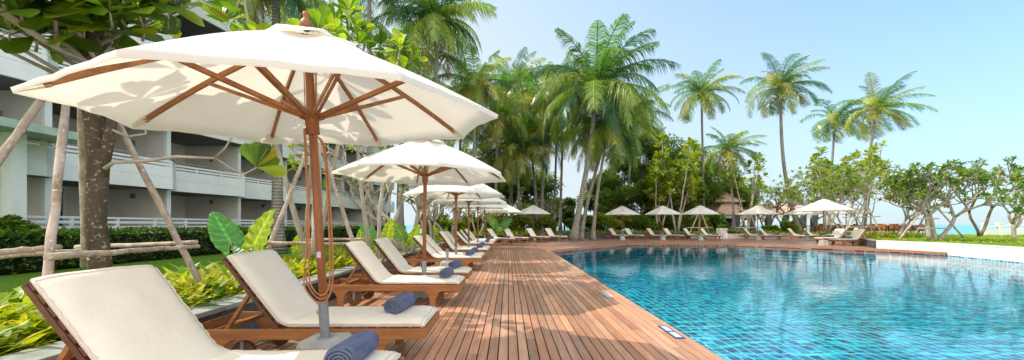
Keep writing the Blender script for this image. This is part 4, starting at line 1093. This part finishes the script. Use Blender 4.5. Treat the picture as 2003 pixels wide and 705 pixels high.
# feathery tree beyond the palms
leafy(1008, 56, 112, 120, 'feathery grey green casuarina rising behind the palms', 90, [(.10, .13, .07), (.14, .15, .08), (.07, .10, .06)], 6000, .42, .2, low=.45, clumps=26, airy=.2)
leafy(1245, 39.5, 415, 60, 'dense green shrub behind the two left far parasols', 95, FG + DG, 5000, .22, .06, low=.12, cat='shrub', name='shrub')
leafy(1330, 39.5, 420, 70, 'dense green shrub behind the third far parasol', 96, FG + DG, 5000, .22, .06, low=.12, cat='shrub', name='shrub')
srng = random.Random(77)
US = [(1135, 38.6, 'between the leaning trunks and the first far parasol'), (1172, 38.2, 'left of the leftmost far parasol'), (1205, 39.4, 'behind the leftmost far parasol'), (1270, 38.4, 'between the first two far parasols'), (1296, 40.2, 'behind the second far parasol pole'), (1362, 39.2, 'behind the third far parasol pole'), (1395, 39.6, 'left of the sage column'), (1060, 36.2, 'left of the leaning trunks, behind the wall'), (1010, 34.4, 'behind the last loungers of the bend'), (975, 31.6, 'behind the parasol at the bend'), (925, 29.6, 'behind the sixth parasol of the row'), (885, 27.5, 'behind the fifth parasol of the row'), (850, 25.5, 'behind the fourth parasol of the row'), (1510, 38.6, 'right of the restaurant columns'), (1545, 38.4, 'left of the curved palm trunk base')]
for i, (px, D, wh) in enumerate(US):
    leafy(px, D, (418 if px < 1450 else 436) + srng.uniform(-14, 6), 62 if px < 1450 else 34, 'low leafy shrub ' + wh, 330 + i, (FG, YG + FG, YG)[i % 3], 4600, .24, .05, low=.08, cat='shrub', name='shrub', clumps=12)
# light almond trees on pale stems
almond(V((PX(1325, 37), 37, .3)), 9.6, 'pale stemmed almond tree with bright rosettes above the third far parasol', 101, 5, (.62, .30), .2, tiers=20, thick=.09, reach=1.6, start=.35)
almond(V((PX(1290, 38), 38, .3)), 7.5, 'bright rosette tree behind the second far parasol', 102, 4, (.60, .29), .18, tiers=18, thick=.08, reach=1.5, start=.4)
almond(V((PX(1462, 36.6), 36.6, .3)), 7.6, 'pale stemmed almond tree before the restaurant roof', 103, 3, (.52, .25), .16, tiers=12, thick=.09, reach=1.4, start=.5)
almond(V((PX(1618, 36.5), 36.5, .4)), 8.0, 'sparse almond tree with rosettes against the sky behind the big parasol', 104, 6, (.52, .25), .24, tiers=15, thick=.08, reach=1.9, start=.35)
almond(V((PX(1688, 30), 30, .4)), 7.0, 'sparse almond tree with pale rosettes left of the big frangipani', 105, 5, (.46, .22), .22, tiers=13, thick=.06, reach=1.5, start=.4)
O3 = V((PX(1372, 36.4), 36.4, .3))
support_px(O3, [((1346, 464, 36.2), (1366, 418, 36.8)), ((1390, 464, 36.2), (1372, 418, 36.9)), ((1366, 464, 37.4), (1369, 418, 37))], [((1345, 446, 36.3), (1392, 446, 36.3))], 'thin poles propping the tree behind the third far parasol', .06)
O4 = V((PX(1462, 36), 36, .3))
support_px(O4, [((1440, 462, 35.9), (1457, 418, 36.3)), ((1484, 462, 35.9), (1468, 418, 36.3)), ((1462, 462, 36.2), (1463, 420, 36.5))], [((1438, 446, 36), (1486, 446, 36))], 'thin pale poles propping the almond tree before the restaurant', .06)

# frangipani group on the grass terrace
frangipani((PX(1824, 20.5), 20.5, .4), [((-.12, 0, 0), (-.12, 0, 1), 1.3, .15), ((.12, 0, 0), (.05, .05, 1), 1.45, .13), ((.32, -.05, 0), (.55, 0, .9), 1.4, .12)], 5, 'large frangipani with thick triple trunk in the middle of the grass terrace', 121, (.30, .10), FG, 10, 'pale_bark', dens=.85, ang=.60, shrink=.72, flowers=True)
O5 = V((PX(1824, 20.4), 20.4, .4))
support_px(O5, [((1758, 469, 20.6), (1818, 395, 20.6)), ((1884, 464, 20.2), (1826, 398, 20.3)), ((1790, 462, 22), (1818, 402, 20.9))], [((1788, 428, 20.2), (1836, 428, 20.2)), ((1795, 447, 20.0), (1860, 447, 20.0))], 'thin grey poles propping the large triple trunk frangipani', .04)
frangipani((PX(1648, 27.5), 27.5, .4), [((0, 0, 0), (.45, 0, 1), 1.6, .08), ((-.1, 0, 0), (-.35, .1, 1), 1.8, .08), ((.2, 0, 0), (.1, .2, 1), 1.6, .09)], 5, 'spreading frangipani behind the big white parasol', 122, (.30, .10), YG + FG, 9, dens=.8)
frangipani((PX(1700, 25), 25, .4), [((0, 0, 0), (.35, 0, 1), 1.5, .07), ((-.1, 0, 0), (-.45, .1, 1), 1.5, .065)], 5, 'frangipani with crossing stems left of the red leaved shrub', 123, (.30, .10), YG + FG, 9, dens=.8)
O6 = V((PX(1690, 24.6), 24.6, .4))
support_px(O6, [((1640, 470, 24.2), (1690, 405, 24.8)), ((1728, 466, 24.2), (1698, 405, 24.8)), ((1680, 466, 25.3), (1694, 405, 25))], [((1648, 425, 24.4), (1722, 424, 24.4)), ((1660, 445, 24.2), (1720, 444, 24.2))], 'thin pale poles propping the frangipani beside the corner lounger', .04)
frangipani((PX(1760, 26), 26, .4), [((0, 0, 0), (0, 0, 1), 1.3, .12), ((.2, 0, 0), (.2, 0, 1), 1.2, .10)], 3, 'small tree with red and orange leaves left of the large frangipani', 124, (.34, .13), [(.40, .10, .03), (.38, .22, .03), (.16, .22, .03), (.24, .26, .03)], 12, 'pale_bark', 'shrub', dens=1)
frangipani((PX(1916, 27), 27, .4), [((0, 0, 0), (-.75, 0, 1), 1.9, .11), ((.05, 0, 0), (.85, 0, .75), 2.3, .12)], 4, 'dark stemmed frangipani forking low in front of the sea', 125, (.30, .10), DG + FG, 9, 'trunk', dens=.9, ang=.5, shrink=.66)
frangipani((PX(1984, 21.5), 21.5, .4), [((0, 0, 0), (-.1, 0, 1), .9, .13), ((0.06, 0, .7), (.9, 0, .5), 1.4, .10)], 4, 'leafy frangipani cut by the right edge of the picture', 126, (.28, .09), DG + FG, 9, 'pale_bark', dens=.95, ang=.55)
for i, (px, D) in enumerate(((1500, 39), (1540, 41), (1585, 40))):
    frangipani((PX(px, D), D, .3), [((0, 0, 0), (.35, 0, 1), 1.8, .12), ((-.1, 0, 0), (-.4, .1, 1), 1.8, .11)], 4, ['dark tangled frangipani right of the restaurant roof', 'dark tangled frangipani in front of the curved palm trunk', 'dark tangled frangipani right of the curved palm trunk'][i], 130 + i, (.30, .10), FG, 8, 'trunk', dens=.8)

# ------------------------------------------------------------------ big leaf plants, ground cover, hedges
def elephant_ear(base, leaves, label, seed):
    rng = random.Random(seed); root = empty('elephant_ear_plant', tuple(base)); tag(root, label, 'plant', 'elephant ear plants')
    for tx, ty, tz, ln, face, c in leaves:
        tip = V((tx, ty, tz)); mb = MB(); mb.tube([(0, 0, 0), V((tx * .3, ty * .3, tz * .55)), tip], [.016, .012, .007], 6)
        mb.c = [(1, 1, 1)] * len(mb.f); st = mb.build('stalk', M['stalk'], root)
        mb = MB(); d = V(face[0]).normalized(); n = V(face[1]).normalized(); s = d.cross(n).normalized(); n = s.cross(d).normalized(); rows = []
        NU = 40
        for i in range(NU + 1):
            t = i / NU; wv = math.sin(PI * min(1, .16 + .84 * t) ** .78) ** .85 * .36 * ln if t < 1 else .004
            wv = ln * .40 * (math.sin(PI * (t * .9 + .1)) ** .6) * (1 - .35 * t) if t < 1 else .003
            y0 = -.26 * ln + t * ln * 1.26; rw = []
            for j in range(-10, 11):
                u = j / 10; back = -.26 * ln * (1 - t) ** 2 * 0 + (abs(u) ** 1.5) * (-.10 * ln) * (1 - t)
                yy = y0 + back + (.24 * ln * (1 - t) ** 4 * (1 - abs(u)) ** 2)
                rip = .018 * ln / .5 * math.sin(i * .85 + j * .25) * abs(u) ** 1.5
                rw.append(tip + d * yy + s * (wv * u) + n * (.10 * abs(u) * wv - .16 * t * t * ln + rip))
            rows.append(rw)
        i0 = len(mb.v)
        for r_ in rows: mb.v.extend([tuple(p) for p in r_])
        for a in range(NU):
            for b_ in range(20):
                q = i0 + a * 21 + b_; mb.f.append((q, q + 1, q + 22, q + 21)); mb.sm.append(True)
                k = .92 + (.42 if (a - abs(b_ - 9.5) * .9) % 6 < 1 else 0) + (.6 if b_ in (9, 10) else 0) + .10 * math.sin(a * .9 + b_); mb.c.append((c[0] * k, c[1] * k, c[2] * k))
        mb.build('leaf_blade', M['bigleaf'], st, color=True)
M['stalk'] = mat('stalk_green', (.22, .32, .06), (.16, .24, .04), rough=.5)
LGc, DGc, MGc = (.38, .52, .03), (.08, .27, .09), (.18, .36, .05)
elephant_ear((PX(478, 5.3), 5.3, .3), [(-.20, 0, .72, .54, ((-.55, .1, .9), (.5, -.6, .4)), (.13, .38, .10)), (.17, -.05, .68, .54, ((.45, -.1, 1), (-.15, -1, .3)), (.45, .58, .03)), (-.02, .15, .62, .42, ((-.7, .2, .1), (-.1, -.8, .6)), (.05, .20, .09)), (.12, .12, .55, .36, ((.3, .4, -.3), (.2, -.8, .6)), DGc)], 'largest elephant ear plant with upright leaves left of the large parasol pole', 1)
elephant_ear((PX(580, 7.0), 7.0, .3), [(0, 0, .50, .26, ((0, 0, 1), (.2, -1, .2)), (.42, .54, .03))], 'single small elephant ear leaf left of the large parasol pole', 2)
elephant_ear((PX(708, 9), 9, .3), [(0, 0, .52, .34, ((-.2, 0, 1), (.1, -1, .2)), LGc), (.15, 0, .5, .28, ((.3, 0, .8), (.3, -1, .2)), MGc)], 'elephant ear plant behind the third lounger head', 3)
elephant_ear((PX(748, 9.2), 9.2, .3), [(-.2, 0, .60, .52, ((-.6, 0, .8), (.4, -.7, .5)), (.13, .38, .09)), (.12, 0, .66, .46, ((.15, 0, 1), (-.1, -1, .2)), (.42, .54, .03))], 'elephant ear plant with dark and bright leaf behind the fourth lounger', 4)
elephant_ear((PX(795, 11), 11, .3), [(-.12, 0, .62, .5, ((-.5, 0, .9), (.3, -.8, .3)), MGc), (.18, 0, .55, .45, ((.4, 0, .9), (-.1, -1, .2)), LGc)], 'elephant ear plant left of the second parasol pole', 5)
elephant_ear((PX(862, 16), 16, .3), [(-.12, 0, .6, .4, ((-.5, 0, .9), (.3, -.8, .3)), LGc), (.1, 0, .5, .4, ((.4, 0, .9), (-.1, -1, .2)), MGc)], 'elephant ear plant right of the second parasol pole', 6)
elephant_ear((PX(970, 26.5), 26.5, .3), [(-.12, 0, 1.0, .9, ((-.5, 0, .9), (.3, -.8, .3)), MGc), (.5, 0, .9, .8, ((.6, 0, .5), (-.1, -1, .4)), DGc), (.2, 0, .7, .7, ((.8, 0, .2), (.1, -1, .5)), MGc)], 'elephant ear plant at the bend behind the first turned lounger', 7)

def groundcover(regions, n, hgt, wid, cols, seed, label, stiff=.75, nleaf=(6, 10)):
    rng = random.Random(seed); mb = MB()
    for _ in range(n):
        p = regions(rng)
        if p is None: continue
        g = rng.uniform(.6, 1.2); cb = rng.choice(cols)
        for k in range(rng.randint(*nleaf)):
            a = rng.random() * 6.3; e = rng.uniform(.25, 1.2); d = V((math.cos(a) * math.cos(e), math.sin(a) * math.cos(e), math.sin(e)))
            leaf(mb, (p[0] + rng.uniform(-.05, .05), p[1] + rng.uniform(-.05, .05), p[2]), d, (0, 0, 1), hgt * g * rng.uniform(.7, 1.2), wid * g, vary(rng, cb, .3, .1), rng.uniform(.4, 1.1), .3, SIMPLE if p[1] > 9 else LANCE)
    o = mb.build('ground_cover', M['leaf'], color=True); tag(o, label, 'ground cover', kind='stuff'); return o
GC = [(.42, .46, .03), (.54, .50, .035), (.28, .38, .03), (.17, .28, .03), (.60, .50, .04)]
def reg_left(rng):
    y = rng.uniform(0, 1) ** 1.5 * 24.5 + 1.0; x = rng.uniform(-5.2, -3.48 - .012 * (y - 3)); return (x, y, .29)
groundcover(reg_left, 3600, .40, .07, GC, 201, 'yellow green lance leaved plants filling the bed behind the loungers')
def reg_near(rng):
    y = rng.uniform(1.6, 7.5); return (rng.uniform(-5.2, -3.55), y, .29)
groundcover(reg_near, 170, .36, .15, [(.30, .44, .04), (.46, .52, .04), (.18, .32, .04)], 205, 'broader leaved bright green plants among the lance leaves near the viewer', nleaf=(5, 8))
def reg_back(rng):
    t = rng.random()
    if t < .35: u = rng.random(); return (-3.4 + 6.1 * u + rng.uniform(-2.5, .0), 24.6 + 7.4 * u + rng.uniform(.1, 2.0), .29)
    return (rng.uniform(2.5, 26.5), rng.uniform(36.0, 38.5) if t < .95 else rng.uniform(32.2, 36), .29)
def reg_back2(rng):
    p = reg_back(rng)
    if 2.5 < p[0] < 6.5 and p[1] < 32 + (p[0] - 2.5) + .3: return None
    if p[0] > 6.5 and p[1] < 36: return None
    return p
groundcover(reg_back2, 1500, .62, .14, GC + DG[1:3], 202, 'yellow and green shrubby plants behind the wall across the pool')
def reg_ter(rng):
    y = rng.uniform(13, 40); x = rng.uniform(18.2, 55)
    if y < 20 and x < 20.05: return None
    if 20 <= y < 31.5 and x < 19.8 + (y - 20.4) * .69 + .15: return None
    if y >= 31.5 and x < 27: return None
    if (y > 33.4 and x > 36) or (y > 33 and x > 43): return None
    return (x, y, .40)
groundcover(reg_ter, 5200, .16, .035, [(.46, .50, .04), (.56, .56, .05), (.34, .42, .04)], 203, 'short yellow green grass on the terrace right of the pool', nleaf=(4, 7))
def reg_terb(rng):
    y = rng.uniform(25, 33); x = PX(rng.uniform(1640, 1800), y); return (x, y, .4) if x > 19.9 + (y - 20.4) * .69 else None
groundcover(reg_terb, 420, .42, .09, GC + [(.40, .14, .03)], 204, 'taller yellow and green plants at the back of the grass terrace')

def hedge(x0, x1, y0, y1, z0, z1, n, label, seed, size=.12, cols=DG):
    rng = random.Random(seed); cx, cy = (x0 + x1) / 2, (y0 + y1) / 2; root = empty('hedge', (cx, cy, z0)); tag(root, label, 'hedge')
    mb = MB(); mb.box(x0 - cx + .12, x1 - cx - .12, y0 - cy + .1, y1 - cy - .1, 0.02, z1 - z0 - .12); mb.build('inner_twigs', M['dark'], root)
    mb = MB()
    for _ in range(n):
        y = rng.random() ** 1.3 * (y1 - y0) + y0; bump = .10 * noise.noise(V((y * .9, 0, 3))) + .07 * noise.noise(V((y * 3, 1, 0)))
        if rng.random() < .5: p = V((x1 + bump - rng.random() ** 2 * .15, y, z0 + rng.random() * (z1 - z0)))
        else: p = V((rng.uniform(x0, x1), y, z1 + bump - rng.random() ** 2 * .12))
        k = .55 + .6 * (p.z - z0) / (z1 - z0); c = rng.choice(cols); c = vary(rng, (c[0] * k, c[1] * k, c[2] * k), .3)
        d = V((rng.uniform(-.3, 1), rng.uniform(-1, 1), rng.uniform(-.2, 1))).normalized()
        leaf(mb, p - V((cx, cy, z0)), d, (0, 0, 1), size * rng.uniform(.7, 1.3), size * .5, c, .3, .2, SIMPLE)
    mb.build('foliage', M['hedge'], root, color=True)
hedge(-13.9, -12.7, 6, 46, 0, 1.05, 16000, 'long clipped dark green hedge along the foot of the hotel', 301, .17)
for i, (px, py, D) in enumerate(((18, 432, 10.3), (52, 440, 10.8))):
    leafy(px, D, py - 12, 50, ['oleander bush at the left edge by the white column', 'lower oleander bush right of the white column base'][i], 310 + i, DG + FG, 2200, .13, .02, bz=.0, low=.55, cat='shrub', clumps=8, name='oleander')

# ------------------------------------------------------------------ restaurant, furniture, balustrade
def restaurant():
    D = 46; x0, x1 = PX(1392, D), PX(1600, D); root = empty('restaurant_pavilion', (x0, D, 0)); tag(root, 'open restaurant pavilion with stepped terracotta roofs behind the far parasols', 'building')
    def hip(xa, xb, ya, yb, ze, zt, inset, th=.12):
        mb = MB(); i = inset
        lo = [(xa, ya), (xb, ya), (xb, yb), (xa, yb)]; up = [(xa + i, ya + i), (xb - i, ya + i), (xb - i, yb - i), (xa + i, yb - i)]
        for k in range(4):
            k2 = (k + 1) % 4; mb.face([(*lo[k], ze), (*lo[k2], ze), (*up[k2], zt), (*up[k], zt)])
            mb.face([(*lo[k2], ze), (*lo[k], ze), (*lo[k], ze - th), (*lo[k2], ze - th)])
        mb.face([(*p, zt) for p in up]); mb.face([(*p, ze - th) for p in reversed(lo)])
        return mb
    z = lambda py: PZ(py, D)
    W1 = PX(1478, D) - x0
    hip(0.5, W1 - .2, 0, 7, z(419), z(396), 1.7).build('roof', M['terracotta'], root)
    hip(1.0, W1 - .6, 1.0, 6, z(392), z(372), 1.6).build('upper_roof', M['terracotta'], root)
    mb = MB(); mb.box(1.9, W1 - 1.5, 1.75, 5.2, z(396.3), z(392.6)); mb.build('clerestory', M['render_beige'], root)
    hip(W1 - .1, x1 - x0, .5, 6.5, z(416), z(398), 1.5).build('side_roof', M['terracotta'], root)
    mb = MB(); mb.box(.9, x1 - x0 - .4, .3, .42, z(427), z(420.5)); mb.build('beam', M['white'], root)
    for px in (1414, 1444, 1474, 1506, 1540, 1574, 1596):
        x = PX(px, D) - x0; mb = MB(); mb.box(x - .28, x + .28, .05, .55, 0, z(421)); mb.box(x - .36, x + .36, -.02, .62, 0, .25); mb.build('column', M['sage'] if px == 1414 else M['stone_dark'], root)
    mb = MB(); mb.box(.6, W1, 4.5, 4.7, 0, z(421)); mb.build('back_wall', M['glassdark'], root)
    mb = MB(); mb.box(1.6, W1 - .4, 1.2, 1.9, 0, 1.05); mb.box(1.5, W1 - .3, 1.15, 1.95, 1.05, 1.13); mb.build('counter', M['stone_cap'], root)
restaurant()
def planter_box(px, D, wd, h, label):
    root = empty('planter_box', (PX(px, D), D, 0)); tag(root, label, 'planter'); mb = MB(); mb.box(-wd / 2, wd / 2, -.4, .4, 0, h); mb.build('box', M['stone_pale'], root, bevel=.02)
    mb = MB(); mb.box(-wd / 2 + .08, wd / 2 - .08, -.32, .32, h, h + .012); mb.build('soil', M['soil'], root)
    rng = random.Random(px); mb = MB()
    for _ in range(70):
        a = rng.random() * 6.3; leaf(mb, (rng.uniform(-wd / 2 + .1, wd / 2 - .1), rng.uniform(-.2, .2), h), (math.cos(a) * .7, math.sin(a) * .7, 1), (0, 0, 1), rng.uniform(.3, .7), .09, vary(rng, rng.choice(FG)), .8, .3, LANCE)
    mb.build('plant', M['leaf'], root, color=True)
planter_box(1412, 34.6, .6, .95, 'square white stone planter below the sage column')
planter_box(1434, 34.4, 1.5, .45, 'long low stone planter right of the square white planter')
def chair_at(x, y, rz, first=[None]):
    if first[0] is None:
        root = empty('dining_chair', (x, y, .4), rz); first[0] = root
        mb = MB(); mb.box(-.25, .25, -.24, .24, .42, .48); mb.build('seat', M['rattan'], root, bevel=.01)
        mb = MB(); mb.box(-.25, .25, .22, .27, .48, .95); mb.build('backrest', M['rattan'], root, bevel=.01)
        for sx in (-.22, .22):
            for sy in (-.2, .22): mb = MB(); mb.box(sx - .025, sx + .025, sy - .025, sy + .025, 0, .42); mb.build('leg', M['rattan'], root)
        for sx in (-.26, .26): mb = MB(); mb.box(sx - .025, sx + .025, -.22, .26, .64, .68); mb.box(sx - .02, sx + .02, -.22, -.18, .48, .64); mb.build('armrest', M['rattan'], root)
        o = root
    else: o = copy_tree(first[0]); o.location = (x, y, .4); o.rotation_euler = (0, 0, rz)
    tag(o, 'orange rattan dining chair at the tables by the sea, behind the frangipani', 'chair', 'orange chairs at the seaside tables'); return o
crng = random.Random(5); tproto = None
for i, px in enumerate((1590, 1622, 1690, 1712, 1736, 1760, 1784)):
    D = 39 + (i % 2) * 1.5; x = PX(px, D)
    if tproto is None:
        tproto = o = empty('dining_table', (x, D, .4)); mb = MB(); mb.box(-.5, .5, -.4, .4, .71, .75); mb.build('tabletop', M['teak_dark'], o)
        for sx in (-.42, .42):
            for sy in (-.32, .32): mb = MB(); mb.box(sx - .03, sx + .03, sy - .03, sy + .03, 0, .71); mb.build('leg', M['teak_dark'], o)
    else: o = copy_tree(tproto); o.location = (x, D, .4)
    tag(o, 'small dark wood dining table among orange chairs by the sea', 'table', 'seaside dining tables')
    chair_at(x - .75, D - .1, R(90) + crng.uniform(-.3, .3)); chair_at(x + .75, D + .1, R(-90) + crng.uniform(-.3, .3))
root = empty('low_fence', (PX(1660, 43), 43, .4)); tag(root, 'dark low boarded fence between the seaside tables and the sea', 'fence')
mb = MB()
for k in range(17): mb.box(-4 + k * .75, -4 + k * .75 + .72, -.03, .03, .15, .75)
mb.build('boards', M['teak_dark'], root); mb = MB(); mb.box(-4.1, 8.85, -.06, .06, .76, .83); mb.build('rail', M['teak_dark'], root)
root = empty('balustrade', (PX(1926, 31), 31, .4)); tag(root, 'white balustrade stepping up at the right edge in front of the sea', 'fence')
zs = lambda px: PZ(441, 31) - .4 + (px - 1926) / 77 * .22
for k, px in enumerate(range(1926, 2120, 28)):
    x = PX(px, 31) - PX(1926, 31); mb = MB(); mb.box(x - .14, x + .14, -.14, .14, 0, zs(px) + .05); mb.box(x - .18, x + .18, -.18, .18, zs(px) + .05, zs(px) + .13); mb.build('post', M['white'], root, bevel=.02)
    if k < 6:
        x2 = PX(px + 28, 31) - PX(1926, 31); mb = MB()
        mb.bar((x + .142, 0, zs(px) * .33), (x2 - .142, 0, zs(px + 28) * .33), .12, zs(px) * .64)
        mb.bar((x + .142, 0, zs(px) * .82), (x2 - .142, 0, zs(px + 28) * .82), .16, .10); mb.build('panel', M['white'], root)
